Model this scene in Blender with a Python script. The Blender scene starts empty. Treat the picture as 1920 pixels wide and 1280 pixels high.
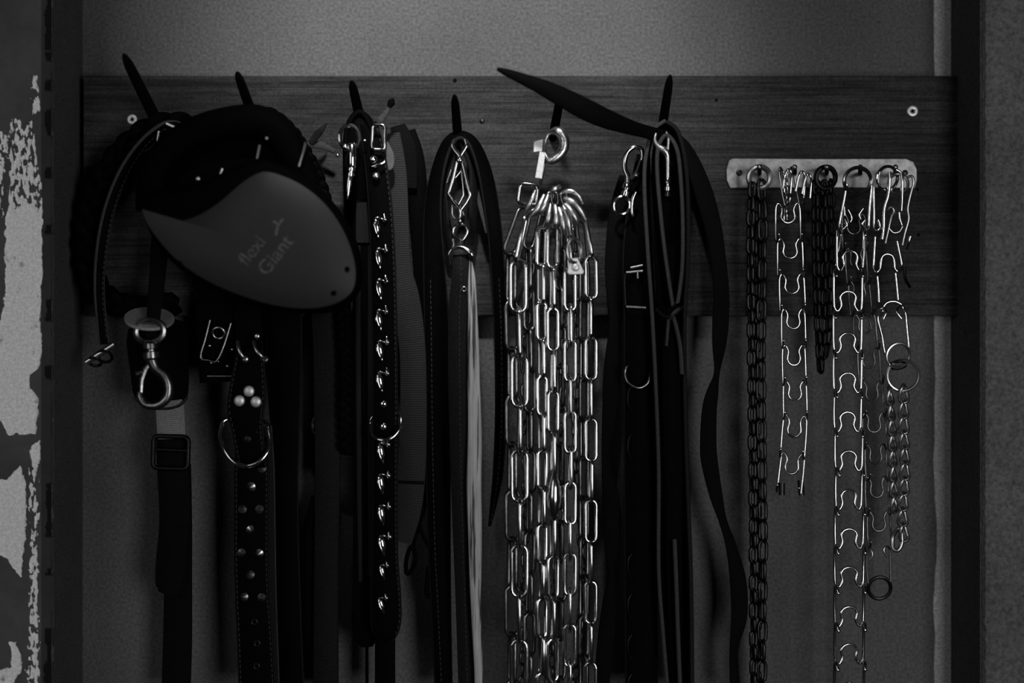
import bpy, math, random
from mathutils import Vector, Matrix, noise
random.seed(7)

# ------------------------------------------------------------------ camera, world, lights
scene = bpy.context.scene
COL = scene.collection
F = 50.0 / 36.0 * 1920.0            # focal length in pixels
BOARD = 0.022                       # front of the plank, metres off the back wall
CAMD = F * 0.0005 + BOARD           # camera distance from the back wall


def P(px, py, d):
    """photo position (1920x1280) at d metres in front of the back wall"""
    k = (CAMD - d) / F
    return Vector(((px - 960) * k, -d, -(py - 640) * k))


def S(px, d=0.06):
    return px * (CAMD - d) / F


cam_data = bpy.data.cameras.new('camera')
cam_data.lens = 50
cam_data.sensor_width = 36
cam_data.clip_start = 0.01
cam_data.dof.use_dof = True
cam_data.dof.focus_distance = CAMD - 0.058
cam_data.dof.aperture_fstop = 1.2
cam = bpy.data.objects.new('camera', cam_data)
cam.location = (0, -CAMD, 0)
cam.rotation_euler = (math.pi / 2, 0, 0)
COL.objects.link(cam)
scene.camera = cam

world = bpy.data.worlds.new('world')
scene.world = world
world.use_nodes = True
bg = world.node_tree.nodes['Background']
bg.inputs[0].default_value = (1, 1, 1, 1)
bg.inputs[1].default_value = 0.005


def area_light(name, loc, target, sx, sy, watts):
    ld = bpy.data.lights.new(name, 'AREA')
    ld.shape = 'RECTANGLE'
    ld.size, ld.size_y, ld.energy = sx, sy, watts
    o = bpy.data.objects.new(name, ld)
    o.location = loc
    o.rotation_euler = (Vector(target) - Vector(loc)).to_track_quat('-Z', 'Y').to_euler()
    COL.objects.link(o)
    return o


area_light('window_light', (0.78, -1.9, -0.1), (0, 0, -0.05), 0.5, 0.9, 12.0)
area_light('left_fill_light', (-1.1, -1.7, 0.25), (0, 0, 0), 0.7, 1.1, 4.0)  # soft fill added at the left front, stands for no real source


def spot_light(name, loc, target, watts, size, blend, radius):
    ld = bpy.data.lights.new(name, 'SPOT')
    ld.energy, ld.spot_size, ld.spot_blend, ld.shadow_soft_size = watts, math.radians(size), blend, radius
    o = bpy.data.objects.new(name, ld)
    o.location = loc
    o.rotation_euler = (Vector(target) - Vector(loc)).to_track_quat('-Z', 'Y').to_euler()
    COL.objects.link(o)
    return o


spot_light('ceiling_spot', (-0.05, -0.95, 1.0), (-0.05, 0, 0.30), 88, 31, 1.0, 0.05)

scene.view_settings.view_transform = 'Standard'
scene.view_settings.look = 'None'
scene.view_settings.gamma = 1
scene.view_settings.use_curve_mapping = False
scene.view_settings.exposure = 0.0


# ------------------------------------------------------------------ materials
def new_mat(name):
    m = bpy.data.materials.new(name)
    m.use_nodes = True
    nt = m.node_tree
    return m, nt, nt.nodes['Principled BSDF']


def N(nt, kind, **kw):
    n = nt.nodes.new(kind)
    for k, v in kw.items():
        setattr(n, k, v)
    return n


def ramp(nt, src, stops):
    r = N(nt, 'ShaderNodeValToRGB')
    el = r.color_ramp.elements
    while len(el) < len(stops):
        el.new(0.5)
    for e, (p, c) in zip(el, stops):
        e.position = p
        e.color = (c, c, c, 1)
    nt.links.new(src, r.inputs[0])
    return r.outputs[0]


def coords(nt, scale=(1, 1, 1), kind='Object'):
    tc = N(nt, 'ShaderNodeTexCoord')
    mp = N(nt, 'ShaderNodeMapping')
    mp.inputs['Scale'].default_value = scale
    nt.links.new(tc.outputs[kind], mp.inputs[0])
    return mp.outputs[0]


def nz(nt, vec, scale, detail=4, rough=0.6):
    n = N(nt, 'ShaderNodeTexNoise')
    n.inputs['Scale'].default_value = scale
    n.inputs['Detail'].default_value = detail
    n.inputs['Roughness'].default_value = rough
    nt.links.new(vec, n.inputs['Vector'])
    return n.outputs[0]


def bump(nt, bs, src, strength, dist):
    b = N(nt, 'ShaderNodeBump')
    b.inputs['Strength'].default_value = strength
    b.inputs['Distance'].default_value = dist
    nt.links.new(src, b.inputs['Height'])
    nt.links.new(b.outputs[0], bs.inputs['Normal'])


def mul(nt, a, b):
    m = N(nt, 'ShaderNodeMixRGB', blend_type='MULTIPLY')
    m.inputs[0].default_value = 1
    nt.links.new(a, m.inputs[1])
    nt.links.new(b, m.inputs[2])
    return m.outputs[0]


def simple(name, lo, hi, rough, metal=0.0, spec=0.5, scale=300, bs=0.0, bd=0.0005, detail=4):
    m, nt, b = new_mat(name)
    v = coords(nt)
    n = nz(nt, v, scale, detail)
    c = ramp(nt, n, [(0.3, lo), (0.7, hi)])
    nt.links.new(c, b.inputs['Base Color'])
    b.inputs['Roughness'].default_value = rough
    b.inputs['Metallic'].default_value = metal
    b.inputs['Specular IOR Level'].default_value = spec
    if bs:
        bump(nt, b, n, bs, bd)
    return m


M = {}
M['chrome'] = simple('chrome', 0.5, 0.75, 0.13, 1.0, scale=900)
M['steel'] = simple('worn_steel', 0.35, 0.6, 0.3, 1.0, scale=1200, bs=0.15, bd=0.0003)
M['worn'] = simple('tarnished_shaded_steel', 0.12, 0.28, 0.3, 1.0, scale=260, bs=0.3, bd=0.0004)  # tarnished metal, also carries painted shade on the back chain strands
M['dark_steel'] = simple('dark_steel', 0.02, 0.055, 0.38, 1.0, scale=900, bs=0.2, bd=0.0003)
M['black_steel'] = simple('black_steel', 0.012, 0.03, 0.45, 1.0, scale=900)
M['aluminium'] = simple('aluminium', 0.5, 0.75, 0.48, 0.8, scale=500)
M['rail'] = simple('brushed_rail', 0.13, 0.26, 0.4, 0.85, scale=180)
M['spike'] = simple('spike_metal', 0.5, 0.75, 0.3, 1.0, scale=700)
M['bright'] = simple('scuffed_nickel', 0.35, 0.7, 0.3, 1.0, scale=500, bs=0.4, bd=0.0006)
M['iron'] = simple('black_iron', 0.0015, 0.004, 0.8, 0.0, spec=0.04, scale=400, bs=0.3)
M['leather'] = simple('black_leather', 0.0009, 0.0022, 0.65, spec=0.025, scale=700, bs=0.25, bd=0.0006)
M['leather_brown'] = simple('dark_brown_leather', 0.004, 0.01, 0.65, spec=0.08, scale=500, bs=0.3, bd=0.0006)
M['edge'] = simple('raw_leather_edge', 0.028, 0.055, 0.75, spec=0.15, scale=600, bs=0.2)
M['edge_dark'] = simple('dark_leather_edge', 0.006, 0.013, 0.75, spec=0.12, scale=600)
M['thread'] = simple('thread', 0.02, 0.045, 0.8, spec=0.1, scale=900)
M['plastic_black'] = simple('black_plastic', 0.0006, 0.0012, 0.7, spec=0.02, scale=800)
M['plastic_grey'] = simple('grey_shell', 0.014, 0.026, 0.5, spec=0.2, scale=1100, bs=0.12, bd=0.0002)
M['print'] = simple('worn_print', 0.03, 0.12, 0.6, spec=0.2, scale=420, detail=6)
M['plastic_clear'] = simple('cloudy_plastic', 0.05, 0.1, 0.4, spec=0.5, scale=200)
M['fabric_pad'] = simple('fabric_pad', 0.011, 0.02, 0.9, spec=0.08, scale=1500, bs=0.3)

# ribbed webbing (uses the strap's length coordinate)
def webbing(name, lo, hi, pitch):
    m, nt, b = new_mat(name)
    v = coords(nt, (1, 1, 1), 'UV')
    sep = N(nt, 'ShaderNodeSeparateXYZ')
    nt.links.new(v, sep.inputs[0])
    mm = N(nt, 'ShaderNodeMath', operation='MULTIPLY')
    mm.inputs[1].default_value = 2 * math.pi / pitch
    nt.links.new(sep.outputs[1], mm.inputs[0])
    sn = N(nt, 'ShaderNodeMath', operation='SINE')
    nt.links.new(mm.outputs[0], sn.inputs[0])
    half = N(nt, 'ShaderNodeMath', operation='MULTIPLY_ADD')
    half.inputs[1].default_value = 0.5
    half.inputs[2].default_value = 0.5
    nt.links.new(sn.outputs[0], half.inputs[0])
    c1 = ramp(nt, half.outputs[0], [(0, lo), (1, hi)])
    n = nz(nt, coords(nt), 700, 5)
    c2 = ramp(nt, n, [(0.3, 0.6), (0.7, 1.0)])
    nt.links.new(mul(nt, c1, c2), b.inputs['Base Color'])
    b.inputs['Roughness'].default_value = 0.85
    b.inputs['Specular IOR Level'].default_value = 0.1
    bump(nt, b, half.outputs[0], 0.5, 0.0005)
    return m


M['web_grey'] = webbing('grey_ribbed_webbing', 0.024, 0.044, 0.0021)
M['web_black'] = webbing('black_webbing', 0.0015, 0.004, 0.0018)
M['web_worn'] = webbing('worn_webbing', 0.16, 0.3, 0.0016)


def wall_mat(name, lo, hi, blotch, grain):
    m, nt, b = new_mat(name)
    v = coords(nt)
    n1 = nz(nt, v, blotch, 6, 0.65)
    n2 = nz(nt, v, grain, 3, 0.7)
    n3 = nz(nt, v, 38, 5, 0.75)
    c = mul(nt, ramp(nt, n1, [(0.3, lo), (0.7, hi)]), ramp(nt, n2, [(0.3, 0.45), (0.7, 1.15)]))
    c = mul(nt, c, ramp(nt, n3, [(0.27, 0.5), (0.36, 1.0)]))
    nt.links.new(c, b.inputs['Base Color'])
    b.inputs['Roughness'].default_value = 0.9
    b.inputs['Specular IOR Level'].default_value = 0.15
    bump(nt, b, n2, 0.6, 0.002)
    return m


M['wall'] = wall_mat('plaster_wall', 0.105, 0.15, 5, 380)
M['wall_right'] = wall_mat('rough_plaster', 0.11, 0.17, 8, 300)
M['strip'] = wall_mat('pale_filler', 0.55, 0.7, 12, 420)
M['reveal'] = wall_mat('dark_paint_and_shade', 0.065, 0.09, 9, 420)  # dark paint on the left reveal, painted-in shade on the right one

# peeling paint, driven by the 'peel' value computed on the mesh
m, nt, b = new_mat('peeling_paint')
at = N(nt, 'ShaderNodeAttribute', attribute_name='peel')
v = coords(nt)
nn = nz(nt, v, 170, 6, 0.7)
ad = N(nt, 'ShaderNodeMath', operation='ADD')
nt.links.new(at.outputs['Fac'], ad.inputs[0])
nt.links.new(nn, ad.inputs[1])
mask = ramp(nt, ad.outputs[0], [(0.98, 0.0), (1.0, 1.0)])
pl = ramp(nt, nz(nt, v, 420, 5, 0.7), [(0.3, 0.55), (0.65, 0.92)])
pl = mul(nt, pl, ramp(nt, nz(nt, v, 60, 5, 0.8), [(0.3, 0.25), (0.4, 1.0)]))
pt = ramp(nt, nz(nt, v, 14, 6, 0.7), [(0.3, 0.05), (0.7, 0.095)])
at2 = N(nt, 'ShaderNodeAttribute', attribute_name='crack')
dk = ramp(nt, at2.outputs['Fac'], [(0.0, 1.0), (1.0, 0.06)])
pt = mul(nt, pt, dk)
mx = N(nt, 'ShaderNodeMixRGB')
nt.links.new(mask, mx.inputs[0])
nt.links.new(pt, mx.inputs[1])
nt.links.new(pl, mx.inputs[2])
nt.links.new(mx.outputs[0], b.inputs['Base Color'])
b.inputs['Roughness'].default_value = 0.85
b.inputs['Specular IOR Level'].default_value = 0.2
bump(nt, b, nn, 0.3, 0.001)
M['peel'] = m

# weathered board
m, nt, b = new_mat('weathered_wood')
v1 = coords(nt, (2.5, 1, 150))
v2 = coords(nt, (9, 1, 420))
v3 = coords(nt, (4, 1, 14))
v4 = coords(nt, (1, 1, 1))
g1 = nz(nt, v1, 1.0, 4, 0.6)
g2 = nz(nt, v2, 1.0, 4, 0.65)
g3 = nz(nt, v3, 1.0, 5, 0.7)
g4 = nz(nt, v4, 420, 3, 0.7)
c = mul(nt, ramp(nt, g1, [(0.30, 0.025), (0.42, 0.052), (0.7, 0.07)]), ramp(nt, g2, [(0.32, 0.35), (0.6, 1.0)]))
c = mul(nt, c, ramp(nt, g3, [(0.3, 0.3), (0.58, 1.0)]))
c = mul(nt, c, ramp(nt, g4, [(0.3, 0.5), (0.65, 1.1)]))
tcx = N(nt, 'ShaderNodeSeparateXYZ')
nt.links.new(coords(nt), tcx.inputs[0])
st = N(nt, 'ShaderNodeMath', operation='MULTIPLY_ADD')      # plank colour darkens towards the right end, edge broken by noise
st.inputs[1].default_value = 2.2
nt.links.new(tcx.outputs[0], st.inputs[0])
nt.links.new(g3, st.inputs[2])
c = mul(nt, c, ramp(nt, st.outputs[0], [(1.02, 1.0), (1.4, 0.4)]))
nt.links.new(c, b.inputs['Base Color'])
b.inputs['Roughness'].default_value = 0.8
b.inputs['Specular IOR Level'].default_value = 0.12
bump(nt, b, g2, 0.5, 0.0012)
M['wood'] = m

# pale split stick
m, nt, b = new_mat('pale_split_wood')
g1 = nz(nt, coords(nt, (330, 60, 9)), 1.0, 4, 0.55)
g2 = nz(nt, coords(nt, (500, 100, 30)), 1.0, 4, 0.6)
c = mul(nt, ramp(nt, g1, [(0.40, 0.05), (0.45, 0.5)]), ramp(nt, g2, [(0.25, 0.55), (0.7, 1.0)]))
nt.links.new(c, b.inputs['Base Color'])
b.inputs['Roughness'].default_value = 0.8
bump(nt, b, g1, 0.6, 0.002)
M['stick'] = m


# ------------------------------------------------------------------ object helpers
def mesh_obj(name, verts, faces, mat, parent=None, anchor=Vector((0, 0, 0)), smooth=True, angle=40, uvs=None, mat2=None, side=None):
    me = bpy.data.meshes.new(name)
    me.from_pydata([tuple(Vector(v) - anchor) for v in verts], [], faces)
    me.materials.append(M[mat] if isinstance(mat, str) else mat)
    if mat2:
        me.materials.append(M[mat2])
        for i, p in enumerate(me.polygons):
            if side[i]:
                p.material_index = 1
    if uvs:
        uv = me.uv_layers.new(name='UVMap')
        for lp in me.loops:
            uv.data[lp.index].uv = uvs[lp.vertex_index]
    if smooth:
        me.polygons.foreach_set('use_smooth', [True] * len(me.polygons))
        me.set_sharp_from_angle(angle=math.radians(angle))
    me.update()
    o = bpy.data.objects.new(name, me)
    COL.objects.link(o)
    if parent:
        o.parent = parent
    return o


class Thing:
    def __init__(self, name, label, cat, at, group=None):
        self.a = Vector(at)
        o = bpy.data.objects.new(name, None)
        COL.objects.link(o)
        o.location = self.a
        o.empty_display_size = 0.02
        o['label'] = label
        o['category'] = cat
        if group:
            o['group'] = group
        self.o = o

    def part(self, name, verts, faces, mat, under=None, **kw):
        return mesh_obj(name, verts, faces, mat, under or self.o, self.a, **kw)

    def put(self, name, mesh, mw, under=None):
        o = bpy.data.objects.new(name, mesh)
        COL.objects.link(o)
        o.parent = under or self.o
        o.matrix_local = Matrix.Translation(-self.a) @ mw
        return o


def tag(o, label, cat=None, kind=None, group=None):
    if label:
        o['label'] = label
    if cat:
        o['category'] = cat
    if kind:
        o['kind'] = kind
    if group:
        o['group'] = group
    return o


# ---- curves
def catmull(pts, sub, closed=False):
    """pts: tuples of equal length; returns resampled tuples"""
    n = len(pts)
    out = []
    segs = n if closed else n - 1
    for i in range(segs):
        if closed:
            p = [pts[(i + k - 1) % n] for k in range(4)]
        else:
            p = [pts[max(0, min(n - 1, i + k - 1))] for k in range(4)]
        for s in range(sub):
            t = s / sub
            out.append(tuple(0.5 * (2 * b + (c - a) * t + (2 * a - 5 * b + 4 * c - d) * t * t + (3 * b - a - 3 * c + d) * t ** 3)
                             for a, b, c, d in zip(*p)))
    if not closed:
        out.append(tuple(pts[-1]))
    return out


def tube_geo(pts, r, closed=False, n=8, squash=1.0):
    pts = [Vector(p) for p in pts]
    m = len(pts)
    rs = r if isinstance(r, (list, tuple)) else [r] * m
    tang = []
    for i in range(m):
        a = pts[(i - 1) % m] if (closed or i > 0) else pts[i]
        c = pts[(i + 1) % m] if (closed or i < m - 1) else pts[i]
        t = c - a
        tang.append(t.normalized() if t.length > 1e-9 else Vector((0, 0, 1)))
    ref = Vector((0, -1, 0))
    if abs(tang[0].dot(ref)) > 0.9:
        ref = Vector((1, 0, 0))
    nrm = [(ref - tang[0] * ref.dot(tang[0])).normalized()]
    for i in range(1, m):
        q = tang[i - 1].rotation_difference(tang[i])
        v = q @ nrm[-1]
        nrm.append((v - tang[i] * v.dot(tang[i])).normalized())
    tw = 0.0
    if closed:
        q = tang[-1].rotation_difference(tang[0])
        v = q @ nrm[-1]
        tw = math.atan2(tang[0].dot(v.cross(nrm[0])), v.dot(nrm[0]))
    V, Fc = [], []
    for i in range(m):
        bn = tang[i].cross(nrm[i])
        off = tw * i / m
        for k in range(n):
            a = 2 * math.pi * k / n + off
            V.append(pts[i] + (nrm[i] * math.cos(a) * squash + bn * math.sin(a)) * rs[i])
    for i in range(m if closed else m - 1):
        j = (i + 1) % m
        for k in range(n):
            l = (k + 1) % n
            Fc.append((i * n + k, i * n + l, j * n + l, j * n + k))
    if not closed:
        Fc.append(tuple(range(n))[::-1])
        Fc.append(tuple((m - 1) * n + k for k in range(n)))
    return V, Fc


def tube(T, name, pts, rpx, mat, closed=False, n=8, sub=4, under=None, squash=1.0):
    """pts: (px,py,d[,r scale]) control points"""
    pts = [p if len(p) == 4 else p + (1.0,) for p in pts]
    sm = catmull(pts, sub, closed) if sub > 1 else pts
    wp = [P(p[0], p[1], p[2]) for p in sm]
    rs = [max(1e-5, S(rpx, p[2]) * p[3]) for p in sm]
    V, Fc = tube_geo(wp, rs, closed, n, squash)
    return T.part(name, V, Fc, mat, under=under, angle=50)


def ring(T, name, cx, cy, d, rpx, wpx, mat, rx=0, rz=0, ry=1.0, under=None, seg=28, n=8):
    """rx: tilt about horizontal, rz: turn about vertical (deg); ry squeezes height"""
    c = P(cx, cy, d)
    R = Matrix.Rotation(math.radians(rz), 3, 'Z') @ Matrix.Rotation(math.radians(rx), 3, 'X')
    k = S(1, d)
    pts = [c + R @ Vector((math.cos(a) * rpx * k, 0, math.sin(a) * rpx * ry * k)) for a in [2 * math.pi * i / seg for i in range(seg)]]
    V, Fc = tube_geo(pts, wpx * k, True, n)
    return T.part(name, V, Fc, mat, under=under)


def lathe(T, name, A, B, prof, mat, n=14, under=None):
    A, B = Vector(A), Vector(B)
    ax = B - A
    pts = [A + ax * t for t, _ in prof]
    V, Fc = [], []
    z = ax.normalized()
    x = z.orthogonal().normalized()
    y = z.cross(x)
    for p, (t, r) in zip(pts, prof):
        for k in range(n):
            a = 2 * math.pi * k / n
            V.append(p + (x * math.cos(a) + y * math.sin(a)) * max(r, 1e-5))
    for i in range(len(prof) - 1):
        for k in range(n):
            l = (k + 1) % n
            Fc.append((i * n + k, i * n + l, (i + 1) * n + l, (i + 1) * n + k))
    Fc.append(tuple(range(n))[::-1])
    Fc.append(tuple((len(prof) - 1) * n + k for k in range(n)))
    return T.part(name, V, Fc, mat, under=under)


def frames(pts, sub):
    """resample strap control points -> list of (pos, tangent, width dir, normal, width, length)"""
    full = []
    for p in pts:
        full.append(tuple(p) + (0,) * (5 - len(p)))
    sm = catmull(full, sub)
    wp = [P(p[0], p[1], p[2]) for p in sm]
    out = []
    L = 0
    for i, p in enumerate(sm):
        a, c = wp[max(0, i - 1)], wp[min(len(wp) - 1, i + 1)]
        t = (c - a).normalized()
        if i:
            L += (wp[i] - wp[i - 1]).length
        nv = Vector((0, -1, 0))
        nv = (nv - t * nv.dot(t)).normalized()
        w = t.cross(nv)
        tw = math.radians(p[4])
        W = w * math.cos(tw) + nv * math.sin(tw)
        Nn = nv * math.cos(tw) - w * math.sin(tw)
        out.append((wp[i], t, W, Nn, S(max(1, p[3]), p[2]), L))
    return out


def strap(T, name, pts, mat='leather', thick=0.0032, edge=None, stitch=None, sub=7, under=None, inset=5, wob=0.0, below=None):
    fr = frames(pts, sub)
    V, Fc, side, uv = [], [], [], []
    n = 8
    seed = random.random() * 50
    for (p, t, W, Nn, w, L) in fr:
        h, q = w / 2, thick / 2
        c = min(q * 0.55, h * 0.5)
        if wob:
            p = p + W * wob * noise.noise(Vector((L * 18, seed, 0))) + Nn * wob * 1.5 * noise.noise(Vector((L * 14, seed, 9)))
        sec = [(-h + c, -q), (h - c, -q), (h, -q + c), (h, q - c), (h - c, q), (-h + c, q), (-h, q - c), (-h, -q + c)]
        for (x, y) in sec:
            V.append(p + W * x + Nn * y)
            uv.append((x, L))
    for i in range(len(fr) - 1):
        for k in range(n):
            l = (k + 1) % n
            Fc.append((i * n + k, i * n + l, (i + 1) * n + l, (i + 1) * n + k))
            side.append(k in (1, 2, 3, 5, 6, 7))
    Fc.append(tuple(range(n))[::-1]); side.append(True)
    Fc.append(tuple((len(fr) - 1) * n + k for k in range(n))); side.append(True)
    o = T.part(name, V, Fc, mat, under=under, angle=60, uvs=uv, mat2=edge, side=side)
    if stitch:
        SV, SF = [], []
        step, dash = 0.0048, 0.0031
        for sgn in stitch:
            s = 0.004
            i = 0
            while s < fr[-1][5] - 0.004:
                while i < len(fr) - 2 and fr[i + 1][5] < s:
                    i += 1
                p, t, W, Nn, w, L = fr[i]
                f2 = fr[i + 1]
                u = (s - L) / max(1e-6, f2[5] - L)
                q = p.lerp(f2[0], u)
                off = sgn * max(0.0005, (w + (f2[4] - w) * u) / 2 - S(inset))
                s += step
                if below is not None and q.z > P(0, below, -q.y).z:
                    continue
                c = q + W * off + Nn * (thick / 2 + 0.0001)
                b0 = len(SV)
                for (dl, dw, dn) in ((-1, -1, -1), (1, -1, -1), (1, 1, -1), (-1, 1, -1), (-1, -0.5, 1), (1, -0.5, 1), (1, 0.5, 1), (-1, 0.5, 1)):
                    SV.append(c + t * dl * dash / 2 + W * dw * 0.0006 + Nn * dn * 0.0005)
                SF += [tuple(b0 + k for k in f) for f in ((4, 5, 6, 7), (0, 1, 5, 4), (1, 2, 6, 5), (2, 3, 7, 6), (3, 0, 4, 7))]
        st = T.part('stitching', SV, SF, 'thread', under=o, smooth=False)
        st['kind'] = 'stuff'
    return o, fr


def plate(T, name, outline, d, thick, mat, under=None, bev=1.5, sub=1):
    """flat piece with bevelled rim from a photo outline; front face at d+thick"""
    if sub > 1:
        outline = catmull(outline, sub, True)
    cx = sum(p[0] for p in outline) / len(outline)
    cy = sum(p[1] for p in outline) / len(outline)
    k = bev
    def inset(p):
        v = Vector((p[0] - cx, p[1] - cy))
        L = max(v.length, 1e-3)
        return (cx + v.x * max(0, L - k) / L, cy + v.y * max(0, L - k) / L)
    bt = S(k)
    rings_ = [[P(x, y, d) for x, y in outline], [P(x, y, d + thick - bt) for x, y in outline], [P(*inset(p), d + thick) for p in outline]]
    n = len(outline)
    V = [v for r in rings_ for v in r]
    Fc = []
    for r in range(2):
        for i in range(n):
            j = (i + 1) % n
            Fc.append((r * n + i, r * n + j, (r + 1) * n + j, (r + 1) * n + i))
    Fc.append(tuple(range(n))[::-1])
    Fc.append(tuple(2 * n + i for i in range(n)))
    return T.part(name, V, Fc, mat, under=under, angle=30)


def ball(T, name, cx, cy, d, rpx, mat, flat=1.0, under=None):
    k = S(rpx, d)
    c = P(cx, cy, d)
    prof = [(0.0, 0.0)]
    A, B = c + Vector((0, k * flat, 0)), c - Vector((0, k * flat, 0))
    pr = [(0.5 - 0.5 * math.cos(math.pi * i / 8), k * math.sin(math.pi * i / 8)) for i in range(9)]
    return lathe(T, name, A, B, pr, mat, n=12, under=under)


def braid(T, pts, wpx, rpx, period, mat, sub=10, strands=3):
    full = [tuple(p) + (10,) for p in pts]
    fr = frames([p[:3] + (10, 0) for p in full], sub)
    dense = []
    for i in range(len(fr) - 1):
        for s in range(3):
            u = s / 3
            a, c = fr[i], fr[i + 1]
            dense.append((a[0].lerp(c[0], u), a[2].lerp(c[2], u), a[3].lerp(c[3], u), a[5] + (c[5] - a[5]) * u))
    for k in range(strands):
        q = []
        for (p, W, Nn, L) in dense:
            ph = 2 * math.pi * (L / S(period) + k / strands)
            q.append(p + W * math.sin(ph) * S(wpx) + Nn * math.sin(2 * ph) * S(rpx) * 0.75)
        V, Fc = tube_geo(q, S(rpx), False, 6)
        T.part('braid_strand', V, Fc, mat, angle=60)


def snap_hook(T, A, B, d, mat='chrome', w=1.0, flip=1):
    """swivel snap hook: eye at photo point A, hook tip at B"""
    A3, B3 = P(A[0], A[1], d), P(B[0], B[1], d)
    ax = B3 - A3
    L = ax.length
    u = ax / L
    n = Vector((0, -1, 0))
    n = (n - u * n.dot(u)).normalized()
    v = u.cross(n) * flip

    def Q(a, b, c=0.0):
        return A3 + (u * a + v * b * w + n * c) * L
    eye = [Q(0.13 + 0.13 * math.cos(a), 0.14 * math.sin(a)) for a in [2 * math.pi * i / 20 for i in range(20)]]
    V, Fc = tube_geo(eye, L * 0.034 * w, True, 8)
    T.part('swivel_eye', V, Fc, mat)
    lathe(T, 'swivel', Q(0.25, 0), Q(0.47, 0), [(0, .045 * L * w), (.1, .075 * L * w), (.35, .08 * L * w), (.4, .05 * L * w), (.5, .05 * L * w), (.55, .085 * L * w), (.85, .085 * L * w), (1, .05 * L * w)], mat)
    hk = [(0.45, 0, .06), (0.55, 0.03, .055), (0.64, 0.11, .05), (0.76, 0.15, .048), (0.9, 0.13, .048), (0.985, 0.03, .048), (0.97, -0.09, .045), (0.88, -0.14, .042), (0.82, -0.14, .03)]
    sm = catmull([(a, b, r) for a, b, r in hk], 5)
    V, Fc = tube_geo([Q(a, b) for a, b, r in sm], [r * L * w for a, b, r in sm], False, 10)
    h = T.part('hook', V, Fc, mat)
    V, Fc = tube_geo([Q(0.5, -0.02), Q(0.56, -0.07), Q(0.68, -0.115), Q(0.86, -0.135)], [.022 * L * w, .03 * L * w, .028 * L * w, .022 * L * w], False, 8)
    T.part('gate', V, Fc, mat, under=h)
    lathe(T, 'thumb_knob', Q(0.6, -0.09, 0.0), Q(0.6, -0.16, 0.06), [(0, .02 * L), (.6, .02 * L), (.7, .035 * L), (1, .025 * L)], mat, n=8, under=h)


def rrect(cx, cy, w, h, ang=0, r=0.25):
    """rounded rectangle outline in photo pixels"""
    out = []
    rr = min(w, h) * r
    for sx, sy, a0 in ((1, -1, -90), (1, 1, 0), (-1, 1, 90), (-1, -1, 180)):
        for k in range(4):
            a = math.radians(a0 + 30 * k)
            x = sx * (w / 2 - rr) + rr * math.cos(a)
            y = sy * (h / 2 - rr) + rr * math.sin(a)
            c, s = math.cos(math.radians(ang)), math.sin(math.radians(ang))
            out.append((cx + x * c - y * s, cy + x * s + y * c))
    return out


def frame_part(T, name, cx, cy, w, h, d, rpx, mat, ang=0, r=0.25, under=None):
    return tube(T, name, [(x, y, d) for x, y in rrect(cx, cy, w, h, ang, r)], rpx, mat, closed=True, sub=1, under=under)


def link_mesh(name, L, W, r, mat, seg=7, n=8, twist=0.0):
    """stadium chain link, long axis Z, flat in XZ, metres"""
    hw = W / 2 - r
    hl = L / 2 - r - hw
    pts = []
    for i in range(seg + 1):
        a = math.pi * i / seg
        pts.append(Vector((hw * math.cos(a), 0, hl + hw * math.sin(a))))
    for i in range(seg + 1):
        a = math.pi + math.pi * i / seg
        pts.append(Vector((hw * math.cos(a), 0, -hl + hw * math.sin(a))))
    if twist:
        pts = [Matrix.Rotation(twist * p.z / (L / 2), 3, 'Z') @ p for p in pts]
    V, Fc = tube_geo(pts, r, True, n)
    me = bpy.data.meshes.new(name)
    me.from_pydata([tuple(v) for v in V], [], Fc)
    me.materials.append(M[mat])
    me.polygons.foreach_set('use_smooth', [True] * len(me.polygons))
    me.update()
    return me


def chain(T, path, me, pitch, roll0=0, rolls=(0, 90), jitter=6, start=0.0, name='link', skip=None, face_y=None):
    """place links every pitch metres along a photo path"""
    sm = [P(*p) for p in catmull(path, 12)]
    cum = [0]
    for a, c in zip(sm, sm[1:]):
        cum.append(cum[-1] + (c - a).length)
    s, k, i = start, 0, 0
    if face_y is not None:          # line the links up so that one lies face-on at this height
        for q in range(len(sm) - 1):
            za, zb, zf = sm[q].z, sm[q + 1].z, P(0, face_y, -sm[q].y).z
            if za >= zf > zb:
                sf = cum[q] + (cum[q + 1] - cum[q]) * (za - zf) / (za - zb)
                m = int((sf - start) // pitch)
                s, k = sf - m * pitch, m % 2
                break
    while s < cum[-1]:
        while i < len(cum) - 2 and cum[i + 1] < s:
            i += 1
        u = (s - cum[i]) / max(1e-6, cum[i + 1] - cum[i])
        p = sm[i].lerp(sm[i + 1], u)
        t = (sm[i + 1] - sm[i]).normalized()
        z = -t
        x = Vector((1, 0, 0))
        x = (x - z * x.dot(z)).normalized()
        y = z.cross(x)
        R = Matrix((x, y, z)).transposed().to_4x4()
        a = math.radians(roll0 + rolls[k % len(rolls)] + random.uniform(-jitter, jitter))
        if not (skip and skip(p)):
            T.put(name, me, Matrix.Translation(p) @ R @ Matrix.Rotation(a, 4, 'Z'))
        s += pitch
        k += 1


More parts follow.
